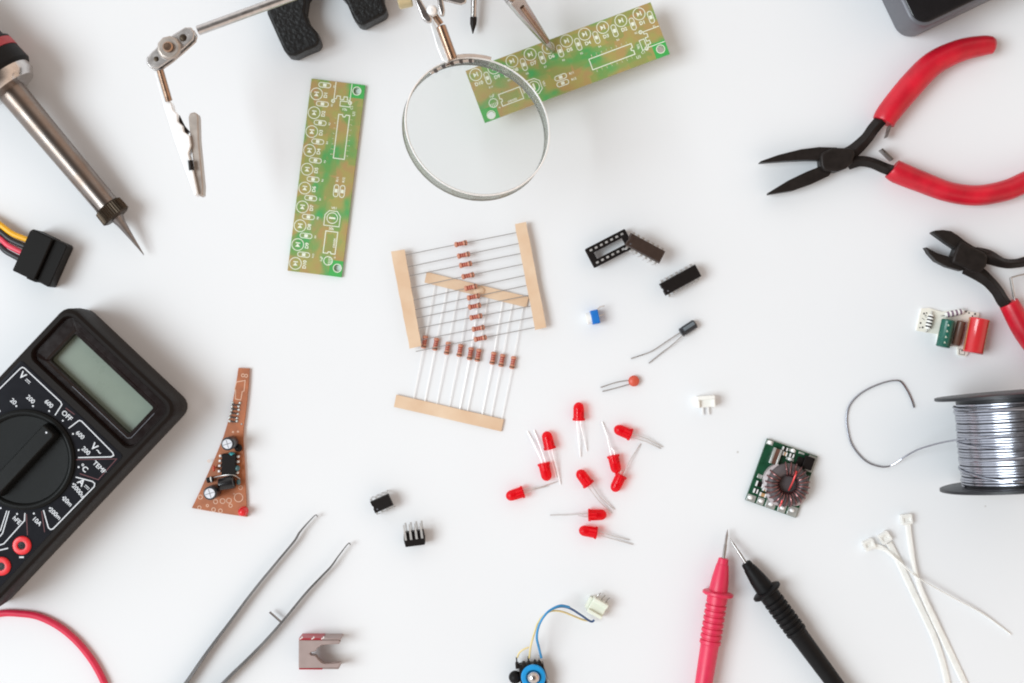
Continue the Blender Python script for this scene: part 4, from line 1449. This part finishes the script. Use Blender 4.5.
    for m, x, y, rx, ry, nm in (('teal', 231.4, 454.6, 3.6, 2.6, 'dipped_capacitor'), ('teal_dark', 237, 468.4, 2.6, 3.0, 'dipped_capacitor'), ('teal_dark', 238, 482.4, 2.2, 3.2, 'dipped_capacitor'), ('ceramic', 213.6, 468.6, 1.3, 3.4, 'diode')):
        b = MB(frame(x, y, 11, 0))
        b.sphere((0, 0, -2), 1.0, (rx, ry, 3.2), 16, 10)
        b.tube([(-0.6, 0, -8), (-0.6, 0, -3)], 0.5, 6); b.tube([(0.9, 0.6, -8), (0.9, 0.6, -3)], 0.5, 6)
        b.build(nm, M[m], root)
    b = MB()
    b.lathe([(0, R(1.8)), (R(0.6), R(2.8)), (R(6.4), R(2.8)), (R(7), R(1.8))], P(206.6, 480.4, 7), P(213.4, 479, 7), 16)
    di = b.build('diode', M['black_gloss'], root)
    b = MB()
    b.lathe([(R(4.2), R(2.9)), (R(5.4), R(2.9))], P(206.6, 480.4, 7), P(213.4, 479, 7), 16)
    b.build('polarity_band', M['white_plastic'], di)
    b = MB(frame(233, 446, 8, 0))
    b.sphere((5, -2, -2), 1.0, (4, 4, 4), 14, 10)
    b.build('transistor', M['chip'], root)
    b = MB(frame(241.8, 512.4, 14, 0))
    b.lathe([(0, 4.8), (1.5, 4.8), (1.6, 4.4), (8, 4.3), (9.8, 3.2), (10.8, 1)], (0, 0, -10.5), (0, 0, 1), 20)
    b.build('red_light', M['socket_red'], root)
    # wire link
    b = MB()
    b.tube(smooth_path(at((212, 478, 5), (222, 475.5, 12), (233, 475, 13), (240, 479, 5)), 6), R(0.5), 6)
    b.build('jumper_wires', M['lead'], root)
make_wedge_board()

# ================================================================== voltage converter board with coil
def make_converter():
    root = thing('converter_module', 'square dark green module with copper wound ring coil', 'circuit module', P(781, 478, 0))
    F = frame(767.4, 438.8, 4, -19.6)
    b = MB(F)
    b.prism([(0, 0), (53.2, 0), (53.2, -65), (0, -65)], -4, 0)
    b.build('board', M['dark_green_board'], root, smooth=False)
    b = MB(F)
    for x0, y0, x1, y1 in ((0.4, -5, 7, -0.5), (0.4, -64.6, 9, -58), (11, -64.4, 18, -57.5), (20, -64.6, 30, -57), (33, -64.6, 41, -56.5), (43, -64.6, 52.8, -55), (45, -17, 52.8, -1), (24, -4.4, 31, -1.4), (24, -13, 32, -10.4), (3, -40, 8, -36), (10, -33, 13, -30), (34, -3, 40, -1.2)):
        b.prism([(x0, y0), (x1, y0), (x1, y1), (x0, y1)], -0.1, 0.5)
    b.build('solder_pads', M['solder_pad'], root, bevel=R(0.3))
    rng = random.Random(11)
    b = MB(F)
    for x, y in ((3.5, -61), (14.5, -60.5), (37, -60), (47, -59), (3.6, -2.6), (28, -2.6), (28, -11.6), (25, -60.4)):
        b.sphere((x, y, 0.6), 2.3, (1.1, 0.9, 0.7), 12, 8)
    b.build('solder_blobs', M['pale_lead'], root)
    b = MB(F); b.box(40.6, -15.5, 0.2, 50.6, -2.6, 6); b.build('chip', M['chip'], root, bevel=R(0.6))
    b = MB(F); b.box(34.6, -16, 0.2, 40.4, -6, 3.8); b.build('chip', M['chip'], root, bevel=R(0.4))
    b = MB(F); b.box(8.4, -21.5, 0.3, 16.8, -6, 6.6); d = b.build('power_diode', M['brown_cap'], root, bevel=R(0.7))
    b = MB(F); b.box(8.2, -21.8, 1, 10.6, -5.7, 6.9); b.box(14.8, -21.8, 1, 17.0, -5.7, 6.9); b.build('end_caps', M['solder_pad'], d, bevel=R(0.4))
    for x0, y0, x1, y1, m in ((4, -48, 11, -43, 'chip'), (12, -50, 16, -46, 'gold'), (4, -55, 8, -51, 'chip'), (11, -56, 17, -52.5, 'gold'), (17, -5, 22, -2, 'chip'), (19, -10, 23, -6.5, 'gold'), (26, -9.4, 30, -6, 'chip')):
        b = MB(F)
        b.box(x0, y0, 0.1, x1, y1, 3)
        c = b.build('surface_chip', M[m], root, bevel=R(0.3))
        b = MB(F)
        b.box(x0 - 0.2, y0 - 0.2, 0.3, x0 + 1.1, y1 + 0.2, 3.2); b.box(x1 - 1.1, y0 - 0.2, 0.3, x1 + 0.2, y1 + 0.2, 3.2)
        b.build('end_caps', M['pale_lead'], c)
    # ring coil
    G = frame(788.8, 485, 18, 0)
    b = MB(G)
    b.torus((0, 0, -6), 15.4, 6.0, 40, 14, 5.6)
    b.lathe([(0, 10), (3, 10)], (0, 0, -11.5), (0, 0, 1), 24)
    coil = b.build('ring_core', M['core'], root)
    b = MB(G)
    n = 24
    for k in range(n):
        a = 2 * math.pi * k / n + 0.1
        if 1.9 < a < 2.35:
            continue
        pts = []
        for j in range(13):
            p = 2 * math.pi * j / 12
            ro = 15.4 + 7.0 * math.cos(p)
            da = 0.10 * math.sin(p) * 0.5
            pts.append((ro * math.cos(a + da), ro * math.sin(a + da), -6 + 6.7 * math.sin(p)))
        b.tube(pts, 0.85, 8, False)
    b.build('winding', M['copper_wire'], coil)
    b = MB(G)
    b.tube(smooth_path([(1.2, -6, -6), (3.4, 2, 0), (5.6, 9, 2.4), (7.4, 14, 1.6)], 6), 0.85, 8)
    b.tube(smooth_path([(-7, -15, 1.6), (-7.6, -18, 1), (-8, -22, -5)], 6), 0.85, 8)
    b.build('winding', M['red_wire'], coil)
    b = MB(G)
    for k, (a0, a1) in enumerate(((2.0, 3.4), (3.6, 4.4), (5.0, 5.7))):
        loops = []
        for j in range(13):
            a = a0 + (a1 - a0) * j / 12
            w = 1.8 * math.sin(math.pi * (j + 0.5) / 13)
            loops.append([(rr * math.cos(a), rr * math.sin(a), zz) for rr, zz in ((20.5 - w * 0.5, -13.5), (23 + w, -13.5), (22.6 + w, -7), (20.6, -5.4 + w * 0.5))])
        b.loft(loops)
    b.build('resin_bead', M['resin'], coil)
make_converter()

# ================================================================== cream board with film capacitors
def make_cap_board():
    root = thing('circuit_module', 'cream board scrap with green, brown and red cylinder parts', 'circuit module', P(955, 332, 0))
    b = MB()
    flatpoly(b, [(921.6, 308.4), (929, 308), (942, 311.8), (958, 309.6), (979.4, 313), (978.6, 320), (970, 322), (968, 354), (965.6, 356.6), (958, 355), (957.6, 347), (938, 345), (938, 334), (927, 332.6), (916.6, 330.4)], 3, 0, 3)
    b.build('board', M['white_board'], root, smooth=False)
    F = frame(945, 330, 3, 0)
    b = MB(F)
    def q(x, y): return (x - 945, 330 - y)
    for x, y, r in ((924, 313.6, 1), (926.6, 313, 0.8), (920.6, 323, 1.0), (922.6, 327.4, 1), (919.8, 327.6, 0.7), (975, 314, 1.1), (972.4, 316, 0.8), (966, 311.4, 1.2), (969, 313, 0.9), (962, 350.6, 0.8)):
        b.sheet(circle(*q(x, y), r, 8), 0.12)
    b.stroke([q(959.6, 349), q(965, 350.2), q(964.4, 355), q(959.2, 354)], 0.5, 0.12, True)
    b.stroke([q(922, 318), q(924.6, 320)], 0.5, 0.12)
    b.text('R1', *q(925.8, 316.4), 0.12, 3.2, -60)
    b.build('board_print', M['black_ink'], root)
    def cyl(name, p, qq, r, m, z):
        a, c = P(*p, z), P(*qq, z)
        L = (c - a).length
        bb = MB()
        bb.lathe([(0, R(r - 1.6)), (R(0.5), R(r - 0.4)), (R(1.6), R(r)), (R(2.6), R(r - 0.3)), (L - R(2.2), R(r - 0.3)), (L - R(1.4), R(r)), (L - R(0.4), R(r - 0.4)), (L, R(r - 1.6))], a, c, 28)
        return bb.build(name, M[m], root), a, c
    g, a, c = cyl('green_capacitor', (948.6, 319.8), (942.6, 347.2), 7.0, 'green_cap', 12)
    b = MB(frame(945.4, 333.6, 19.4, -12))
    for y in (8.6, 2.6, -3.4, -9):
        b.text('v', 1.2, y, 0, 4.2, 200, 0.1)
    b.build('printed_marks', M['silk'], g)
    cyl('brown_capacitor', (961.6, 321), (955.6, 345.6), 4.6, 'brown_cap', 8)
    r, a, c = cyl('red_capacitor', (979.6, 318.4), (972.8, 353.2), 10.2, 'red_cap', 15)
    b = MB()
    d = (c - a).normalized(); s = d.cross(Vector((0, 0, 1))).normalized(); up = Vector((0, 0, 1))
    L = (c - a).length
    for q0, q1 in ((0.62, 0.78), (2.86, 3.02)):
        loops = [[a + d * t + (-s * math.cos(qq) + up * math.sin(qq)) * R(10.35) for qq in (q0, (q0 + q1) / 2, q1)] for t in (R(1.2), L * 0.5, L - R(1.2))]
        b.loft(loops, False, False, closed=False)
    b.build('sleeve_stripe', M['gold'], r)
    # small banded resistors
    for nm, p, qq, rr in (('resistor', (944.8, 315.2), (963.4, 311.2), 3.0), ('resistor', (931.6, 314.6), (927.6, 329), 3.1)):
        a, c = P(*p, 6), P(*qq, 6)
        L = (c - a).length
        b = MB()
        n = 9
        for k in range(n):
            b.mi = 1 if k % 2 else 0
            t0, t1 = L * k / n, L * (k + 1) / n
            f = lambda t: R(rr * (0.72 + 0.28 * min(1, 5 * min(t / L, 1 - t / L))) )
            b.lathe([(t0, f(t0)), (t1, f(t1))], a, c, 16, caps=(k in (0, n - 1)))
        ro = b.build(nm, [M['white_plastic'], M['violet_band' if nm and p[0] > 940 else 'black_ink']], root, ang=60)
        b = MB()
        dv = (c - a).normalized()
        dn = Vector((0, 0, -R(4)))
        b.tube([a - dv * R(3) + dn, a - dv * R(2.6), a + dv * R(1)], R(0.6), 6)
        b.tube([c + dv * R(3) + dn, c + dv * R(2.6), c - dv * R(1)], R(0.6), 6)
        b.build('lead', M['lead'], ro)
make_cap_board()

# ================================================================== tweezers
def make_tweezers():
    root = thing('tweezers', 'grey steel tweezers lying on edge with open bent tips', 'tweezers', P(260, 620, 0))
    def blade(pts, hh, ww):
        w = smooth_path(at(*[(x, y, 6.7) for x, y in pts]), 6)
        m = len(w)
        H = lerp_list(hh, m); Wd = lerp_list(ww, m)
        loops = []
        for i, p in enumerate(w):
            t = (w[min(i + 1, m - 1)] - w[max(i - 1, 0)]).normalized()
            s = Vector((t.y, -t.x, 0)).normalized() * R(Wd[i])
            u = Vector((0, 0, R(H[i])))
            loops.append([p - s - u, p + s - u, p + s + u, p - s + u])
        b = MB()
        b.loft(loops)
        return b.build('arm', M['tweezer_steel'], root)
    blade([(120, 772), (150, 733), (186, 683), (206.8, 652.8), (230, 622), (254.8, 589), (277, 562), (294.4, 541), (299.6, 532.4), (308, 522.6), (315.6, 515), (317.6, 517)], [5, 5.6, 5.6, 5.2, 4.4, 3.6, 3.0, 2.3, 1.6, 1.1, 0.8, 0.6], [1.9, 1.9, 1.65, 1.45, 1.3, 1.15, 1.1, 1.05, 0.95, 0.7, 0.5, 0.4])
    blade([(122, 774), (166, 744), (223.2, 683), (243, 663.4), (263.3, 642.9), (285, 618.4), (305.7, 593.2), (321, 577), (331.2, 566.3), (338.2, 556.4), (348.2, 543.6), (350.4, 545)], [5, 5.6, 5.6, 5.2, 4.4, 3.6, 3.0, 2.3, 1.6, 1.1, 0.8, 0.6], [1.9, 1.9, 1.65, 1.45, 1.3, 1.15, 1.1, 1.05, 0.95, 0.7, 0.5, 0.4])
    b = MB()
    b.tube(at((269.6, 612, 7), (282, 622.8, 7)), R(1.2), 10)
    b.build('guide_pin', M['tweezer_steel'], root)
make_tweezers()

# ================================================================== heat sink
def make_heatsink():
    root = thing('heat_sink', 'small pinkish grey metal heat sink with forked plate and red edges', 'heat sink', P(320, 653, 0))
    H = 22
    F = frame(320, 654, H, 0)
    b = MB(F)
    def q(x, y): return (x - 320, 654 - y)
    pts = [(298.6, 640.4), (322, 640.4), (338.4, 640.2), (340.2, 642), (339, 644), (330, 644.4), (322, 645), (317.4, 648), (315.4, 651.4), (311, 652.2), (309.4, 653.8), (311, 655.4), (315.2, 655.6), (318, 659.6), (321.4, 663), (325, 664), (340.4, 663), (338.6, 668), (298.6, 668.2)]
    b.prism([q(*p) for p in pts], -9, 0)
    b.build('fork_plate', M['heatsink'], root, bevel=R(0.5))
    b = MB(F)
    b.prism([q(*p) for p in ((298.8, 640.3), (298.8, 638.2), (322.4, 638.2), (322.4, 640.3))], -22.3, -0.4)
    b.prism([q(*p) for p in ((298.8, 668.3), (298.8, 669.8), (322.4, 669.8), (322.4, 668.3))], -22.3, -0.4)
    b.build('flange', M['heatsink_red'], root, bevel=R(0.4))
    b = MB(F)
    b.prism([q(*p) for p in ((322.6, 640.1), (322.6, 638.4), (340.6, 638.4), (340.8, 640.1))], -22.3, -0.6)
    b.prism([q(*p) for p in ((322.6, 668.3), (322.6, 669.4), (338.2, 669.4), (339, 668.3))], -22.3, -0.6)
    b.build('flange', M['heatsink'], root, bevel=R(0.4))
    b = MB(F)
    for x in (300.6, 312.4, 322.2):
        b.tube([(x - 320 - 1, 654 - 639.2, -0.1), (x - 320 + 1.6, 654 - 637.9, -0.8), (x - 320 + 0.4, 654 - 638.0, -6)], 0.55, 8)
    b.build('edge_notches', M['pale_lead'], root)
make_heatsink()

# ================================================================== blue potentiometer with wires and connector
def make_potentiometer():
    root = thing('potentiometer', 'black potentiometer with bright blue ring, wired to a cream three pin plug', 'potentiometer', P(545, 660, 0))
    F = frame(533.5, 677.5, 20, 5)
    b = MB(F)
    b.prism([(-13, -22), (14, -22), (11, 12), (-14, 12.5)], -17, -4)
    b.build('body', M['chip'], root, bevel=R(1.2))
    b = MB(F)
    b.lathe([(0, 12.4), (3, 12.4), (4, 11.4), (4.2, 8), (3.2, 6.8), (0.5, 6.6)], (0, 0, -4.5), (0, 0, 1), 36)
    b.build('blue_ring', M['ring_blue'], root)
    b = MB(F)
    b.lathe([(0, 6.5), (4, 6.5), (6.5, 5.8), (8.6, 4.0), (9.6, 1.4)], (0, 0, -4), (0, 0, 1), 28)
    b.build('shaft', M['chrome'], root)
    b = MB(F)
    b.sphere((-18.4, -0.5, -10), 6.6, nu=20, nv=12)
    b.build('side_button', M['black_rubber'], root)
    for x, y0, h in ((-15.4, 20, 0), (-8.6, 15.5, 0), (-3.6, 20, 0), (2.8, 16.4, 0), (7.4, 18.5, 0)):
        b = MB(F)
        b.box(x - 1.7, 9, -12, x + 1.7, 14.5, -3.5)
        b.box(x - 0.7, 14, -9, x + 0.7, y0, -6.4)
        b.build('terminal', M['dark_metal'], root, bevel=R(0.5))
    b = MB(F)
    b.tube([(6.8, 20, -7), (12, 6, -6), (15.5, -8, -6)], 0.7, 8)
    b.build('spring_clip', M['steel'], root)
    wires = (('wire_pale_yellow', 'pale yellow wire', [(517.4, 657.4, 13), (519, 653.4, 17), (522.6, 650, 19), (528.6, 647.2, 20)], 0.85),
             ('wire_pale_yellow', 'pale yellow wire', [(529.2, 658, 13), (531, 645, 22), (534.6, 632.6, 25), (537.6, 623.6, 26), (543.4, 615.6, 26), (551.6, 611, 25), (562, 611.6, 22), (572, 615.4, 17), (583, 619.8, 11), (589.6, 620.6, 9)], 0.95),
             ('wire_blue', 'blue wire', [(541.4, 657.6, 13), (539, 648, 21), (536.8, 637.6, 27), (538.6, 626.6, 30), (543.4, 617.2, 31), (550.2, 610.2, 31), (560.3, 605.6, 28), (569.4, 607.2, 23)], 1.2),
             ('wire_navy', 'dark blue wire', [(552, 609, 28), (560.3, 606.6, 26), (569.6, 608.2, 21.5), (580, 614.4, 16), (588.4, 620.2, 10), (592, 621.6, 8), (594.2, 620, 8)], 1.15))
    for m, lab, pts, r in wires:
        b = MB()
        b.tube(smooth_path(at(*pts), 6), R(r), 10)
        w = b.build('wire', M[m], root)
        w['label'] = lab
    G = frame(598, 609, 16, -29)
    b = MB(G)
    b.box(-8.4, -8, -16, 8, 8, -4)
    b.box(-8.4, -8, -4, 8, -4.6, 0)
    b.box(-8.4, 4.2, -4, 8, 8, 0)
    b.box(-11.5, -6, -16, -8.5, 6, -6)
    b.build('plug_housing', M['cream_plastic'], root, bevel=R(0.6))
    for x in (-5.2, 0, 5.2):
        b = MB(G)
        b.tube([(x, 6, -9), (x, 11.5, -9), (x + 0.6, 14.4, -7)], 0.7, 8)
        b.build('pin', M['steel'], root)
make_potentiometer()

# ================================================================== test probes and cable
def make_probe(name, label, tip, base, tail, m, tz=7):
    root = thing(name, label, 'test probe', P((base[0] + tail[0]) / 2, (base[1] + tail[1]) / 2, 0))
    A = P(*base, 12.5); T = P(*tip, tz); E = P(*tail, 13.5)
    d = (E - A).normalized()
    b = MB()
    Ln = (T - A).length
    b.lathe([(R(-2), R(1.7)), (Ln * 0.45, R(1.7)), (Ln * 0.5, R(1.35)), (Ln * 0.8, R(1.3)), (Ln, R(0.25))], A, T, 14)
    b.build('needle', M['steel'], root)
    prof = [(0, 3.6), (0.8, 5.0), (6, 5.6), (6.6, 6.2), (8, 6.4), (20, 8.4), (32, 9.4), (33, 9.4)]
    b = MB()
    b.lathe([(R(x), R(r)) for x, r in prof + [(37.8, 9.6)]], A, E, 30)
    prof2 = [(37.6, 10.2), (45, 10.2)]
    x = 45
    k = 0
    while x < 86:
        prof2 += [(x, 9.4), (x + 1.6, 9.2), (x + 2.2, 10.6), (x + 5.2, 10.6)]
        x += 5.9
    prof2 += [(x, 9.6), (x + 2, 9.2), (x + 60, 8.4), (x + 110, 8.2), (x + 112, 6)]
    b.lathe([(R(x), R(r)) for x, r in prof2], A, E, 30)
    b.build('probe_body', M[m], root, ang=25)
    b = MB()
    b.lathe([(R(33), R(9)), (R(33.6), R(14)), (R(34.6), R(15.4)), (R(36.6), R(15.4)), (R(37.8), R(13.6)), (R(38), R(9))], A, E, 36)
    b.build('finger_guard', M[m], root)
make_probe('test_probe', 'pinkish red test probe with ribbed grip, needle tip up', (727.6, 529.5), (723.6, 558), (703.6, 684), 'probe_red')
make_probe('test_probe', 'black test probe slanting away from the red one', (729.6, 538.5), (745.4, 562.5), (835, 684), 'black_rubber', 8)

b = MB()
b.tube(smooth_path(at((-60, 640, 3.6), (-25, 620, 3.6), (0, 613.6, 3.6), (18, 613.4, 3.6), (38, 616.4, 3.6), (58, 626, 3.6), (75, 639.6, 3.6), (89, 656, 3.6), (99, 672, 3.6), (106, 688, 3.6), (112, 712, 3.6), (114, 740, 3.6)), 8), R(3.5), 16)
cab = b.build('cable', M['cable_red'], origin=P(40, 640, 0))
tag(cab, 'curved pinkish red cable on the table below the multimeter', 'cable')

# ================================================================== cable ties
def make_tie(label, head, ang, pts, w, h, hz=7):
    root = thing('cable_tie', label, 'cable tie', P(head[0], head[1], 0), group='white cable ties')
    b = MB()
    b.tube(smooth_path(at(*pts), 6), [R(x) for x in w], 4 if False else 8, True, [R(x) for x in h])
    b.build('strap', M['nylon'], root)
    F = frame(head[0], head[1], hz, ang)
    b = MB(F)
    o = rrect(-5.6, -5.2, 5.6, 5.2, 1.4)
    i = rrect(-3.2, -2.2, 3.2, 2.2, 0.5)
    b.loft([[(x, y, -hz + 0.4) for x, y in o], [(x, y, 0) for x, y in o], [(x, y, 0) for x, y in i], [(x, y, -1.6) for x, y in i]], True, True)
    b.build('head', M['nylon'], root, bevel=R(0.5))
make_tie('white cable tie with its strap curving out to the right edge', (869.5, 545), 25, [(873, 546, 3), (884, 549, 3.5), (900, 562, 6), (917, 577, 7.6), (950, 596, 6), (980, 612, 3), (1000, 626, 1.6), (1011, 634.6, 1.6)], [3.0, 2.2, 1.1, 0.75, 0.7, 0.7, 0.65, 0.6], [1.2, 1.4, 1.8, 2.0, 2.0, 1.8, 1.3, 1.1])
make_tie('white cable tie in the middle of three, strap running straight down', (885.6, 538), 35, [(889, 543, 3), (899, 562, 2), (914, 594, 1.6), (932, 632, 1.6), (942, 660, 1.6), (949, 690, 1.6), (954, 720, 1.6)], [3.2, 3.4, 3.4, 3.4, 3.2, 3.2, 3], [1.4] * 7)
make_tie('topmost white cable tie, its strap bending down over the others', (907.2, 519.6), 8, [(908, 524, 4), (910.6, 545, 4.4), (914.6, 568, 4.6), (921, 590, 4.8), (933, 617, 4), (948, 648, 1.8), (964, 682, 1.6), (976, 708, 1.6)], [3, 2.8, 2.2, 2.6, 3.2, 3.4, 3.4, 3.4], [1.4, 1.6, 2.0, 1.8, 1.4, 1.4, 1.4, 1.4])
